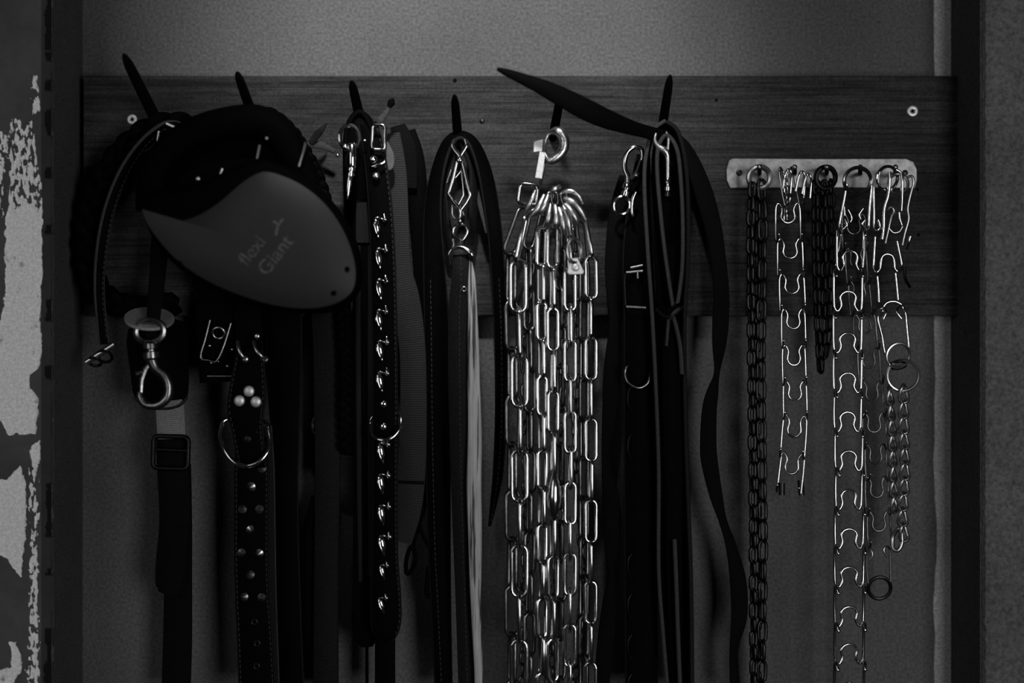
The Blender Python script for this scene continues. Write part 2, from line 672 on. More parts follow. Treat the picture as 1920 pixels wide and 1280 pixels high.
def prong_mesh(name, rpx, mat, tipn=16, leg=66):
    """pinch collar link in photo-pixel units (scaled to metres): shoulders at z=0, U below, legs hooked round the next link"""
    h = [(-21, leg - 14, tipn), (-22, leg - 2, tipn * 0.7), (-22.5, leg + 2, 4), (-23, leg - 8, 1.5), (-23, leg * 0.5, 0), (-22.5, 10, 0), (-21, 1, 0), (-17, -3, 0),
         (-13, 2, 0), (-10.5, 9, 0), (-12, 17, 0), (-12.5, 23, 0), (-8.5, 30, 0), (0, 33, 0)]
    pts = h + [(-x, y, z) for x, y, z in h[-2::-1]]
    sm = catmull(pts, 3)
    k = 0.0005
    V, Fc = tube_geo([Vector((x * k, -z * k, -y * k)) for x, y, z in sm], rpx * k, False, 7)
    me = bpy.data.meshes.new(name)
    me.from_pydata([tuple(v) for v in V], [], Fc)
    me.materials.append(M[mat])
    me.polygons.foreach_set('use_smooth', [True] * len(me.polygons))
    me.update()
    return me


def prong_run(T, me, spots, flip=False, yaw=0):
    """spots: (px, py of shoulders, d, width scale, height scale, lean deg)"""
    for (x, y, d, sx, sz, ln) in spots:
        mw = Matrix.Translation(P(x, y, d)) @ Matrix.Rotation(math.radians(-ln), 4, 'Y') @ Matrix.Rotation(math.radians(yaw + random.uniform(-9, 9)), 4, 'Z')
        if flip:
            mw = mw @ Matrix.Rotation(math.pi, 4, 'Y')
        mw = mw @ Matrix.Diagonal((sx, 1, sz, 1))
        T.put('prong_link', me, mw)


# ------------------------------------------------------------------ the setting
def box_geo(x0, x1, y0, y1, z0, z1):
    V = [(x, y, z) for z in (z0, z1) for y in (y0, y1) for x in (x0, x1)]
    return V, [(0, 2, 3, 1), (4, 5, 7, 6), (0, 1, 5, 4), (2, 6, 7, 3), (0, 4, 6, 2), (1, 3, 7, 5)]


XL = P(155, 0, 0).x
XR = P(1785, 0, 0).x
DL, DR = 0.087, 0.092
V, Fc = box_geo(-1.6, 1.6, 0, 0.06, -1.3, 1.4)
tag(mesh_obj('wall_back', V, Fc, 'wall', smooth=False), 'grey rough plaster wall behind the hook board', kind='structure')

# left pillar: front face carries the peeling paint as a relief grid, reveal painted dark
V, Fc = box_geo(-1.6, XL, -DL + 0.0022, 0, -1.3, 1.4)
wl = mesh_obj('wall_left', V, Fc, 'reveal', smooth=False)
tag(wl, 'projecting left wall edge with dark painted reveal', kind='structure')


PATCHES = [  # plaster showing through, photo outline
    [(14, 395), (60, 380), (79, 400), (80, 520), (74, 600), (78, 660), (72, 690), (56, 703), (54, 728), (72, 745), (73, 770), (66, 812), (16, 816), (4, 790), (-20, 770), (-20, 640), (3, 600), (10, 540), (9, 465)],
    [(-20, 905), (12, 898), (38, 874), (50, 905), (48, 1000), (44, 1040), (40, 1082), (28, 1066), (12, 1046), (-20, 1030)],
    [(14, 1202), (30, 1203), (40, 1225), (38, 1262), (22, 1290), (-20, 1300), (-20, 1262), (22, 1250), (22, 1222)],
    [(58, 834), (74, 826), (74, 868), (66, 892), (60, 872)],
]
STREAKS = [[(22, 225), (34, 222), (44, 250), (60, 228), (66, 290), (74, 330), (80, 420), (10, 440), (18, 380)], [(-10, 245), (14, 255), (16, 290), (4, 330), (6, 400), (-10, 420)],
           [(64, 140), (73, 140), (72, 205), (60, 212)], [(57, 880), (67, 870), (70, 1060), (72, 1300), (52, 1300), (58, 1100)]]


def sdist(px, py, poly):
    ins, best = False, 1e9
    for i in range(len(poly)):
        ax, ay = poly[i]
        bx, by = poly[(i + 1) % len(poly)]
        if (ay > py) != (by > py) and px < (bx - ax) * (py - ay) / (by - ay) + ax:
            ins = not ins
        ex, ey = bx - ax, by - ay
        t = max(0, min(1, ((px - ax) * ex + (py - ay) * ey) / (ex * ex + ey * ey)))
        best = min(best, math.hypot(px - ax - ex * t, py - ay - ey * t))
    return best if ins else -best


def peel_at(px, py):
    n = noise.fractal(Vector((px * 0.05, py * 0.03, 3.1)), 1.0, 2.0, 5)
    n2 = noise.fractal(Vector((px * 0.2, py * 0.07, 7.7)), 0.8, 2.0, 5)
    v = -1.0
    for poly in PATCHES:
        v = max(v, sdist(px, py, poly) / 14 + n * 0.22)
    for poly in STREAKS:
        v = max(v, min(0.08, sdist(px, py, poly) / 14) + n2 * 0.6 - 0.02)
    if px > 80:
        v -= (px - 80) * 0.2
    return max(-0.6, min(0.6, v))


GAPS = [(-60, 92), (100, 112), (150, 168), (205, 250), (314, 334), (420, 440), (560, 600), (690, 712), (905, 1002), (1060, 1082), (1180, 1300)]
V, Fc, pe, ck = [], [], [], []
xs = [-140, -60, -20] + [-8 + 2.4 * i for i in range(46)]
ys = [-60 + 4.0 * i for i in range(351)]
xs[-1] = 100.2
for yy in ys:
    for xx in xs:
        p = peel_at(xx, yy)
        edge_n = noise.fractal(Vector((yy * 0.03, 1.7, 0)), 1.0, 2.0, 5)
        c = 0.0
        if xx > 78:
            c = 0.55
            e2 = noise.noise(Vector((yy * 0.012, 5.5, 0)))
            gap = any(a_ + 8 * edge_n < yy < b_ + 8 * e2 for a_, b_ in GAPS)
            if 86 + 6 * edge_n < xx < 100 and gap:
                c = 1.0
        # chips out of the arris
        dd = DL - 0.001 * (1 if p > 0 else 0)
        if c > 0.9:
            dd -= 0.0015
        if xx > 97:
            dd -= 0.001 + 0.002 * max(0, edge_n)
        V.append(P(xx, yy, dd)); pe.append(p + 0.5); ck.append(c)
nx = len(xs)
for j in range(len(ys) - 1):
    for i in range(nx - 1):
        a = j * nx + i
        Fc.append((a, a + nx, a + nx + 1, a + 1))
pp = mesh_obj('wall_paint', V, Fc, 'peel', parent=wl, smooth=True, angle=30)
tag(pp, 'dark paint peeling off pale plaster')
for nm, vals in (('peel', pe), ('crack', ck)):
    at = pp.data.attributes.new(nm, 'FLOAT', 'POINT')
    at.data.foreach_set('value', vals)

# right pillar with a ragged arris
V, Fc = [], []
rows = 260
prof = [(XR, 0.0), (XR, -DR + 0.006), (XR + 0.002, -DR + 0.0015), (XR + 0.006, -DR), (XR + 0.3, -DR), (1.6, -DR), (1.6, 0.0)]
for j in range(rows + 1):
    z = -0.5 + 1.0 * j / rows
    if j == 0:
        z = -1.3
    if j == rows:
        z = 1.4
    e = noise.fractal(Vector((z * 90, 2.2, 0)), 1.0, 2.0, 5)
    for k, (x, y) in enumerate(prof):
        q = 0.0016 * e if k in (2, 3) else (0.0009 * e if k == 1 else 0)
        V.append((x + q, y + abs(q) * 0.6, z))
m_ = len(prof)
for j in range(rows):
    for k in range(m_ - 1):
        Fc.append((j * m_ + k, j * m_ + k + 1, (j + 1) * m_ + k + 1, (j + 1) * m_ + k))
tag(mesh_obj('wall_right', V, Fc, 'wall_right', smooth=False), 'pale rough plaster edge projecting on the right', kind='structure')
# its inner reveal lies in shade, and that shade is put into its colour
V, Fc = box_geo(XR - 0.0012, XR + 0.001, -DR + 0.007, -0.0005, -1.3, 1.4)
tag(mesh_obj('trim_2', V, Fc, 'reveal', smooth=False), 'inner reveal beside the right plaster edge, its shade painted into the colour', kind='structure')

# pale filler strip in the right corner of the recess
V, Fc = [], []
rows = 160
for j in range(rows + 1):
    py = -100 + 1500 * j / rows
    e = noise.fractal(Vector((py * 0.012, 8.1, 0)), 1.0, 2.0, 4) * 3
    bend = 5 * math.exp(-((py - 1010) / 60) ** 2)
    x0 = 1752 + e + bend
    for (x, d) in ((x0 - 1, 0.0), (x0, 0.0012), (x0 + 5, 0.0022), (1783, 0.0026), (1786, 0.0)):
        V.append(P(x, py, d))
for j in range(rows):
    for k in range(4):
        a = j * 5 + k
        Fc.append((a, a + 5, a + 6, a + 1))
tag(mesh_obj('trim_1', V, Fc, 'strip', smooth=True), 'pale filler strip running down the right corner', kind='structure')

# ------------------------------------------------------------------ the hook board
T = Thing('hook_board', 'wide dark weathered wooden board with six iron spikes', 'board', P(976, 592, 0))
x0, x1 = P(157, 0, BOARD).x, P(1797, 0, BOARD).x
z0, z1 = P(0, 592, BOARD).z, P(0, 142, BOARD).z
V, Fc = [], []
bev = 0.0012
nxs = 60
zs = [z0, z0 + bev] + [z0 + bev + (z1 - z0 - 2 * bev) * k / 10 for k in range(1, 10)] + [z1 - bev, z1]
for i in range(nxs + 1):
    x = x0 + (x1 - x0) * i / nxs
    e0 = 0.0005 * noise.noise(Vector((x * 20, 0, 0)))
    V.append((x, -0.0003, z0 + e0))
    for k, z in enumerate(zs):
        yy = -BOARD + (bev if k in (0, len(zs) - 1) else 0)
        V.append((x, yy, z + (e0 if k < 2 else 0)))
    V.append((x, -0.0003, z1))
c_ = len(zs) + 2
for i in range(nxs):
    for k in range(c_ - 1):
        a = i * c_ + k
        Fc.append((a, a + c_, a + c_ + 1, a + 1))
Fc.append(tuple(range(c_)))
Fc.append(tuple(nxs * c_ + k for k in range(c_))[::-1])
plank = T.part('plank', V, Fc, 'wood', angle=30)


def screw(T, cx, cy, d, rpx, mat='aluminium', under=None):
    c = P(cx, cy, d)
    k = S(rpx, d)
    o = lathe(T, 'screw', c + Vector((0, 0.004, 0)), c - Vector((0, 0.0012, 0)),
              [(0, k * .5), (.75, k * .95), (.9, k), (.97, k * .9), (1, k * .55), (.93, k * .42), (.86, k * .1)], mat, n=16, under=under)
    SV, SF = [], []
    for a in (0.4, 0.4 + math.pi / 2):
        ux, uz = math.cos(a), math.sin(a)
        b0 = len(SV)
        for s in (-1, 1):
            for w in (-1, 1):
                for y in (-0.0009, -0.0002):
                    SV.append(c + Vector((ux * s * k * .62 - uz * w * k * .14, y, uz * s * k * .62 + ux * w * k * .14)))
        SF += [tuple(b0 + q for q in f) for f in ((0, 4, 6, 2), (0, 2, 3, 1), (4, 5, 7, 6), (0, 1, 5, 4), (2, 6, 7, 3))]
    T.part('cross_slot', SV, SF, 'iron', under=o, smooth=False)
    return o


screw(T, 248, 224, BOARD, 9.5)
screw(T, 1711, 208, BOARD, 10.5)
ball(T, 'nail_head', 904, 227, BOARD, 5, 'dark_steel', 0.5)
for (hx, hy, r) in ((853, 151, 4), (1343, 188, 3), (1720, 355, 3), (1722, 440, 3)):
    ball(T, 'worm_hole', hx, hy, BOARD, r, 'iron', 0.2)

SPIKES = [((300, 240), (231, 100), .118, 11), ((482, 240), (444, 134), .105, 10), ((680, 245), (659, 151), .095, 10), ((860, 275), (852, 177), .095, 9),
          ((1036, 262), (1054, 163), .095, 9), ((1240, 250), (1257, 140), .095, 9)]
for (bx, by), (tx, ty), td, r in SPIKES:
    A, B = P(bx, by, 0.018), P(tx, ty, td)
    pts = [A.lerp(B, t) for t in (0, .25, .5, .75, .87, .96, 1)]
    k = S(r, 0.06)
    V, Fc = tube_geo(pts, [k, k, k * .95, k * .88, k * .8, k * .5, k * .12], False, 10)
    T.part('spike', V, Fc, 'iron', angle=35)

# ------------------------------------------------------------------ hook 1: braided coil, stitched lead, webbing lead with swivel snap
T = Thing('braided_leash', 'coiled black braided leather leash on the leftmost spike', 'leash', P(300, 222, .05))
braid(T, [(330, 566, .046), (285, 578, .05), (235, 574, .052), (192, 552, .052), (168, 505, .05), (163, 450, .05), (172, 390, .05), (196, 330, .05), (230, 284, .052), (268, 252, .055), (304, 236, .057),
          (346, 238, .055), (388, 270, .045), (416, 340, .042), (430, 420, .042), (415, 500, .042), (375, 545, .043)], 15, 11.5, 105, 'leather', sub=6)

T = Thing('stitched_lead', 'narrow stitched dark leather lead with pale edge beside the braided coil', 'leash', P(300, 238, .07))
strap(T, 'strap', [(352, 250, .068, 18), (330, 236, .072, 20), (302, 240, .074, 18, 40), (264, 274, .074, 20, 40), (230, 327, .074, 22, 38), (204, 395, .074, 22, 36), (190, 470, .074, 22, 34), (186, 550, .07, 20, 30), (196, 645, .066, 20, 10)],
      'leather', 0.0052, edge='edge', stitch=(-1,))
tube(T, 'keeper_bar', [(312, 232, .08), (330, 240, .08), (346, 247, .08)], 4, 'steel', sub=2)
tube(T, 'keeper_pin', [(298, 246, .08), (295, 266, .08)], 3.2, 'steel', sub=1)
tube(T, 'toggle_bar', [(162, 679, .072), (190, 661, .072), (215, 645, .072)], 6, 'steel', sub=2)
ring(T, 'toggle_ring', 196, 668, .07, 14, 3, 'dark_steel', rx=40)
ring(T, 'toggle_ring', 178, 678, .07, 12, 3, 'dark_steel', rx=50)

T = Thing('webbing_leash', 'black webbing leash with silver disc, swivel snap and slide buckle at far left', 'leash', P(300, 240, .04))
strap(T, 'hanging_strap', [(306, 238, .04, 30), (306, 300, .045, 34), (302, 420, .05, 34), (294, 530, .075, 30), (288, 590, .089, 26), (284, 632, .089, 22)], 'web_black')
plate(T, 'leather_pad', [(240, 618), (245, 700), (252, 742), (276, 762), (312, 766), (345, 756), (354, 720), (352, 640), (348, 606), (300, 596)], .05, .008, 'leather', sub=3)
tube(T, 'metal_rim', [(252, 744, .06), (268, 759, .06), (290, 765, .06), (315, 766, .06), (338, 759, .06), (351, 744, .06)], 2.6, 'dark_steel', sub=3)
c = P(280, 597, .08)
R = Matrix.Rotation(math.radians(8), 3, 'Y') @ Matrix.Rotation(math.radians(-64), 3, 'X')
V, Fc = [], []
for y, rr in ((-.0008, 46), (-.0012, 45), (.0012, 45), (.0012, 46)):
    for k in range(28):
        a = 2 * math.pi * k / 28
        V.append(c + R @ Vector((math.cos(a) * rr * S(1, .08), y, math.sin(a) * rr * S(1, .08))))
for r in (3, 0):
    pass
Fc = [tuple(28 + k for k in range(28)), tuple(56 + k for k in range(28))[::-1]]
for a, b2 in ((0, 1), (3, 0), (2, 3)):
    for k in range(28):
        l = (k + 1) % 28
        Fc.append((a * 28 + k, a * 28 + l, b2 * 28 + l, b2 * 28 + k))
T.part('disc', V, Fc, 'aluminium', angle=30)['label'] = 'silver oval disc'
snap_hook(T, (280, 600), (291, 762), .094, 'worn', 1.15, -1)
strap(T, 'folded_end', [(318, 752, .056, 54), (320, 785, .06, 54), (322, 822, .058, 54)], 'web_worn', .004)
strap(T, 'strap_layer', [(321, 812, .052, 56), (322, 860, .056, 56), (326, 900, .058, 60), (328, 980, .058, 58), (320, 1060, .058, 56), (317, 1100, .058, 50), (312, 1114, .058, 34)], 'web_black', .0032)
strap(T, 'strap', [(334, 870, .048, 48), (335, 980, .05, 50), (334, 1100, .05, 52), (333, 1200, .05, 54), (330, 1300, .05, 54)], 'web_black', .003)
frame_part(T, 'slide_buckle', 320, 848, 66, 60, .063, 4.5, 'black_steel', 2, .15)
tube(T, 'buckle_bar', [(289, 842, .063), (352, 845, .063)], 3.5, 'black_steel', sub=1)

# ------------------------------------------------------------------ hook 2: retractable leash
T = Thing('retractable_leash', 'large retractable dog leash with grey shell and black handle', 'retractable leash', P(480, 210, .09))
D0 = .115
case = [(262, 372), (268, 402), (284, 440), (320, 488), (370, 525), (430, 556), (500, 578), (570, 588), (625, 584), (660, 566), (679, 535), (680, 495), (668, 450), (645, 405), (610, 362), (572, 328), (530, 308), (490, 298), (430, 318), (370, 345), (310, 352)]
case = catmull(case, 3, True)
cxy = (480, 455)
V, Fc = [], []
levels = [(0.90, D0 - .034), (0.98, D0 - .03), (1.0, D0 - .02), (1.0, D0 + .006), (0.985, D0 + .013), (0.95, D0 + .0165), (0.85, D0 + .018)]
for s, d in levels:
    for (x, y) in case:
        V.append(P(cxy[0] + (x - cxy[0]) * s, cxy[1] + (y - cxy[1]) * s, d))
n = len(case)
for r in range(len(levels) - 1):
    for i in range(n):
        j = (i + 1) % n
        Fc.append((r * n + i, r * n + j, (r + 1) * n + j, (r + 1) * n + i))
Fc.append(tuple(range(n))[::-1])
Fc.append(tuple((len(levels) - 1) * n + i for i in range(n)))
T.part('casing', V, Fc, 'plastic_black', angle=50)
panel = [(266, 392), (276, 411), (300, 419), (335, 415), (375, 402), (415, 376), (448, 347), (478, 327), (500, 322), (530, 330), (566, 347), (602, 375), (632, 412), (654, 455), (666, 500), (664, 536), (648, 558), (615, 573), (570, 578), (510, 571), (445, 551), (385, 524), (335, 490), (296, 448), (274, 415)]
panel = catmull(panel, 3, True)
pc = (500, 460)


def shell_depth(s):
    return D0 + .0185 + .0075 * (1 - min(1, s) ** 3.2)


V, Fc = [], []
lv = [1.0, .985, .96, .92, .86, .78, .68, .55, .4, .22]
n = len(panel)
for (x, y) in panel:
    V.append(P(x, y, D0 + .012))
for s in lv:
    for (x, y) in panel:
        V.append(P(pc[0] + (x - pc[0]) * s, pc[1] + (y - pc[1]) * s, shell_depth(s)))
for r in range(len(lv)):
    for i in range(n):
        j = (i + 1) % n
        Fc.append((r * n + i, r * n + j, (r + 1) * n + j, (r + 1) * n + i))
Fc.append(tuple(len(lv) * n + i for i in range(n)))
shell = T.part('shell_panel', V, Fc, 'plastic_grey', angle=60)
shell['label'] = 'grey shell panel with worn lettering'


def shell_s(x, y):
    a = Vector((x - pc[0], y - pc[1]))
    best = 1e9
    for i in range(n):
        p, q = Vector(panel[i]) - Vector(pc), Vector(panel[(i + 1) % n]) - Vector(pc)
        e = q - p
        den = a.x * e.y - a.y * e.x
        if abs(den) < 1e-9:
            continue
        t = (p.x * e.y - p.y * e.x) / den
        u = (p.x * a.y - p.y * a.x) / den
        if t > 0 and -1e-6 <= u <= 1 + 1e-6:
            best = min(best, t)
    return 1 / best


for (x, y) in ((337, 493), (650, 505), (625, 549)):
    ball(T, 'screw_hole', x, y, shell_depth(shell_s(x, y)), 6, 'plastic_black', .25, under=shell)


def lettering(body, size, ox, oy, ang, sx=1.0):
    cu = bpy.data.curves.new('lettering', 'FONT')
    cu.body = body
    cu.size = size
    cu.offset = 0.25
    tmp = bpy.data.objects.new('lettering_tmp', cu)
    COL.objects.link(tmp)
    dg = bpy.context.evaluated_depsgraph_get()
    me = bpy.data.meshes.new_from_object(tmp.evaluated_get(dg))
    bpy.data.objects.remove(tmp)
    c, s = math.cos(math.radians(ang)), math.sin(math.radians(ang))
    V = []
    for v in me.vertices:
        x, y = v.co.x * sx, v.co.y
        px, py = ox + x * c - y * s, oy - (x * s + y * c)
        V.append(P(px, py, shell_depth(shell_s(px, py)) + .0004))
    Fc = [tuple(p.vertices) for p in me.polygons]
    o = T.part('lettering', V, Fc, 'print', under=shell, smooth=False)
    bpy.data.meshes.remove(me)
    return o


lettering('flexi', 36, 463, 500, 52, 1.0)
tube(T, 'emblem', [(517, 441, D0 + .0262), (519, 431, D0 + .0262), (521, 423, D0 + .0262), (525, 417, D0 + .0262), (532, 410, D0 + .0262)], 2.6, 'print', sub=2, under=shell, squash=.15)
tube(T, 'emblem', [(521, 422, D0 + .0262), (517, 417, D0 + .0262), (512, 415, D0 + .0262)], 2.6, 'print', sub=2, under=shell, squash=.15)
lettering('Giant', 38, 500, 519, 52, 1.0)
# handle
tube(T, 'handle', [(285, 395, D0 - .006, 1.0), (286, 335, D0 - .004, .95), (318, 280, D0 - .003, .95), (375, 245, D0 - .002, 1.0), (435, 230, D0 - .002, 1.05), (485, 228, D0 - .003, 1.05), (524, 250, D0 - .004, 1.0), (552, 295, D0 - .006, .95), (580, 350, D0 - .008, .9)], 30, 'plastic_black', n=14, sub=5, squash=.7)
plate(T, 'grip_web', [(300, 340), (330, 290), (400, 252), (480, 245), (525, 275), (560, 330), (490, 330), (430, 350), (370, 375), (300, 385)], D0 - .03, .014, 'plastic_black', sub=2)
tube(T, 'brake_pin', [(487, 272, D0 + .017), (482, 297, D0 + .014)], 2.6, 'steel', sub=1)
ball(T, 'rivet', 371, 335, D0 + .004, 4.5, 'steel', .5)
tube(T, 'release_pin', [(417, 316, D0 + .0), (413, 328, D0 + .0)], 3, 'steel', sub=1)
ball(T, 'rivet', 500, 259, D0 + .02, 2.5, 'steel', .5)

tube(T, 'metal_clamp', [(573, 266, D0 + .008), (567, 289, D0 + .009), (560, 312, D0 + .01)], 3.2, 'chrome', sub=1)

# braided collar lead running behind the retractable leash
T = Thing('braided_lead', 'black braided lead hanging behind the right side of the retractable leash', 'leash', P(482, 210, .05))
braid(T, [(470, 226, .05), (505, 216, .052), (540, 242, .052), (570, 285, .05), (600, 350, .048), (625, 450, .046), (642, 560, .05), (648, 680, .05), (648, 780, .05), (650, 850, .05)], 8, 8, 56, 'leather', sub=7)
strap(T, 'thong', [(583, 268, .046, 10), (595, 252, .048, 14), (604, 242, .05, 10), (612, 231, .05, 3)], 'edge_dark', .002)
strap(T, 'thong', [(576, 272, .044, 10), (600, 272, .044, 14), (628, 284, .044, 8)], 'edge', .002)
strap(T, 'thong', [(575, 300, .044, 5), (586, 322, .044, 5), (600, 342, .044, 4)], 'edge', .002)

T = Thing('studded_collar', 'black leather collar with three rivets, large ring and rows of cone spikes', 'collar', P(478, 230, .05))
strap(T, 'hanging_strap', [(478, 226, .042, 40), (470, 330, .05, 46), (466, 480, .056, 50), (466, 600, .06, 52), (468, 660, .066, 52)], 'leather', .0032)
o, fr1 = strap(T, 'tab', [(468, 655, .078, 50), (467, 690, .08, 60), (464, 735, .08, 70), (461, 770, .08, 70), (464, 805, .08, 60), (470, 850, .078, 56), (473, 876, .074, 52)], 'leather', .0038, edge='edge_dark', stitch=(-1, 1))
o, fr2 = strap(T, 'strap', [(472, 820, .066, 60), (472, 880, .068, 66), (472, 960, .07, 66), (472, 1050, .07, 66), (474, 1120, .07, 66), (478, 1190, .07, 68), (483, 1300, .07, 70)], 'leather', .0036, edge='edge_dark', stitch=(-1, 1))
strap(T, 'lining', [(476, 800, .058, 68), (480, 880, .06, 70), (481, 1000, .061, 72), (484, 1120, .061, 70), (492, 1300, .061, 66)], 'leather_brown', .003, edge='edge')
tube(T, 'collar_ring', [(425, 786, .074), (417, 797, .076), (414, 820, .08), (424, 848, .086), (441, 867, .088), (461, 873, .088), (483, 867, .088), (500, 850, .086), (507, 828, .082), (503, 803, .078), (494, 790, .074), (462, 786, .07)], 4.6, 'chrome', closed=True, n=10)
for (x, y) in ((467, 733), (449, 751), (480, 753)):
    ball(T, 'rivet', x, y, .0815, 11, 'aluminium', .4)
for (x, y) in ((447, 808), (482, 808), (464, 822)):
    ball(T, 'rivet', x, y, .0805, 9, 'black_steel', .3)


def cone(T, name, x, y, d, r, h, mat, lean=(0, 0)):
    c = P(x, y, d)
    k = S(r, d)
    B = c + Vector((lean[0] * h, -h, lean[1] * h))
    return lathe(T, name, c + Vector((0, .0005, 0)), B, [(0, k * 1.02), (.06, k), (.12, k * .92), (.85, k * .12), (1, k * .02)], mat, n=16)


for (x, y) in ((491, 877), (471, 912), (455, 953), (487, 955), (470, 993), (454, 1036), (486, 1037), (469, 1076), (457, 1118), (491, 1120)):
    cone(T, 'cone_spike', x, y, .0715, 9, .0036, 'spike', (random.uniform(-.35, .35), random.uniform(-.35, .35)))
for (x, y) in ((477, 1166), (482, 1206), (481, 1249)):
    ring(T, 'eyelet', x, y, .072, 5, 1.6, 'dark_steel', seg=14, n=6)
tube(T, 'staple_loop', [(446, 640, .08), (448, 655, .084), (455, 668, .084), (464, 672, .08)], 4, 'steel')
tube(T, 'staple_loop', [(476, 640, .08), (480, 655, .084), (490, 667, .084), (499, 672, .08)], 4, 'steel')
ball(T, 'stud', 482, 630, .078, 6, 'steel', .5)
ball(T, 'stud', 460, 673, .082, 7, 'steel', .5)
ball(T, 'stud', 497, 673, .08, 7, 'steel', .5)

T = Thing('buckled_collar', 'dark collar end with wire buckle frame below the retractable leash', 'collar', P(440, 240, .04))
strap(T, 'strap', [(440, 240, .036, 40), (420, 400, .04, 60), (408, 560, .05, 76), (408, 640, .056, 78), (412, 716, .056, 74)], 'leather', .003)
tube(T, 'buckle_frame', [(394, 600, .064), (385, 636, .066), (376, 670, .066), (391, 675, .066), (406, 677, .066), (420, 648, .066), (433, 606, .064)], 2.6, 'worn', sub=3)
ring(T, 'buckle_ring', 410, 624, .066, 11, 2.6, 'worn', rx=20)
tube(T, 'roller_bar', [(389, 705, .062), (440, 705, .062)], 2.8, 'worn', sub=1)
for (x, y) in ((378, 671), (408, 677), (393, 648), (396, 680), (426, 686), (435, 655)):
    ball(T, 'stud', x, y, .063, 3, 'steel', .6)

T = Thing('wide_black_lead', 'plain wide black leather lead right of the spiked collar', 'leash', P(500, 240, .035))
strap(T, 'strap', [(496, 236, .034, 34), (515, 400, .038, 60), (530, 560, .044, 70), (533, 700, .046, 66), (536, 880, .046, 48), (539, 1050, .046, 46), (546, 1300, .046, 50)], 'leather', .0036, edge='edge_dark', wob=.0006)

T = Thing('ringed_lead', 'black leather lead with small metal ring left of the braided end', 'leash', P(560, 300, .03))
strap(T, 'strap', [(510, 240, .029, 30), (560, 330, .033, 44), (600, 470, .036, 56), (613, 600, .04, 56), (614, 780, .042, 50), (614, 900, .042, 48), (612, 1060, .042, 46), (611, 1300, .042, 48)], 'leather_brown', .0034, wob=.0006)
strap(T, 'loop_end', [(592, 930, .034, 16), (580, 1000, .034, 26), (577, 1080, .034, 28), (578, 1160, .034, 28), (588, 1240, .034, 16)], 'leather', .003)
ring(T, 'lead_ring', 608, 797, .0385, 21, 3.2, 'chrome', ry=1.05)

# ------------------------------------------------------------------ hook 3: duck collar, bolt snap lead, grey webbing
T = Thing('bolt_snap_lead', 'black padded lead with long bolt snap on the third spike', 'leash', P(676, 225, .05))
strap(T, 'loop', [(650, 345, .055, 60, 80), (648, 280, .055, 60, 84), (656, 236, .055, 60, 88), (676, 214, .055, 60, 90), (695, 234, .055, 60, 88), (704, 280, .055, 60, 84), (703, 345, .055, 60, 80)], 'leather', .005)
strap(T, 'loop_face', [(677, 213, .062, 22), (677, 226, .064, 44), (677, 250, .066, 56), (678, 300, .066, 56), (682, 372, .058, 50)], 'leather', .004)
strap(T, 'strap', [(684, 330, .05, 46), (685, 460, .052, 48), (685, 700, .052, 46), (686, 950, .052, 46), (686, 1100, .052, 48), (686, 1165, .052, 52), (687, 1195, .052, 42), (688, 1212, .052, 22)], 'leather', .004)
strap(T, 'strap_piping', [(671, 460, .0555, 10), (672, 700, .0555, 10), (674, 950, .0555, 9), (676, 1090, .0555, 8)], 'edge_dark', .002)
strap(T, 'strap_piping', [(695, 460, .0555, 10), (695, 700, .0555, 11), (695, 950, .0555, 10), (695, 1080, .0555, 8)], 'edge_dark', .002)
strap(T, 'fabric_sleeve', [(686, 365, .055, 38), (686, 455, .055, 38)], 'fabric_pad', .004)
strap(T, 'cord_end', [(688, 1205, .048, 6), (688, 1300, .048, 6)], 'leather', .002)
# bolt snap
ring(T, 'snap_loop', 655, 258, .088, 19, 4, 'chrome', rz=25, ry=1.2)
lathe(T, 'bolt', P(660, 268, .088), P(660, 316, .088), [(0, S(5)), (.1, S(8.5)), (.9, S(8.5)), (1, S(6))], 'chrome')
lathe(T, 'swivel', P(659, 316, .088), P(657, 330, .088), [(0, S(9)), (.3, S(9)), (.35, S(5)), (.6, S(5)), (.65, S(8)), (1, S(8))], 'chrome')
lathe(T, 'shank', P(656, 330, .088), P(651, 373, .088), [(0, S(5)), (.2, S(6)), (.7, S(5)), (1, S(2))], 'chrome')
ball(T, 'thumb_stud', 647, 275, .09, 6, 'chrome', .8)
ball(T, 'thumb_stud', 633, 291, .07, 4, 'steel', .8)

T = Thing('duck_collar', 'black collar with a column of small silver duck charms', 'collar', P(690, 240, .07))
o, fr = strap(T, 'strap', [(690, 232, .066, 36), (704, 300, .072, 42), (714, 400, .074, 46), (719, 520, .074, 48), (722, 700, .074, 48), (722, 900, .074, 48), (722, 1040, .074, 50), (723, 1110, .074, 58), (724, 1160, .074, 58), (722, 1186, .074, 48), (718, 1200, .074, 26)], 'leather', .0038, edge='edge_dark', stitch=(-1,), inset=4)
strap(T, 'strap_tail', [(722, 1120, .066, 38), (722, 1200, .066, 38), (722, 1300, .066, 38)], 'leather', .003)
tube(T, 'collar_ring', [(747, 776, .076), (752, 789, .08), (749, 804, .083), (738, 818, .085), (722, 825, .086), (706, 822, .084), (697, 812, .078), (694, 796, .07), (700, 780, .068), (724, 775, .069)], 3.6, 'chrome', closed=True, n=10)
frame_part(T, 'buckle_frame', 710, 257, 24, 46, .08, 3.2, 'chrome', 2, .25)
ball(T, 'ball_stud', 700, 299, .082, 8, 'chrome', .9)
tube(T, 'buckle_tongue', [(698, 312, .082), (710, 309, .083), (721, 304, .082)], 3, 'chrome', sub=2)
ball(T, 'ball_stud', 705, 330, .08, 8, 'steel', .8)
ball(T, 'ball_stud', 684, 263, .083, 3, 'chrome', .8)


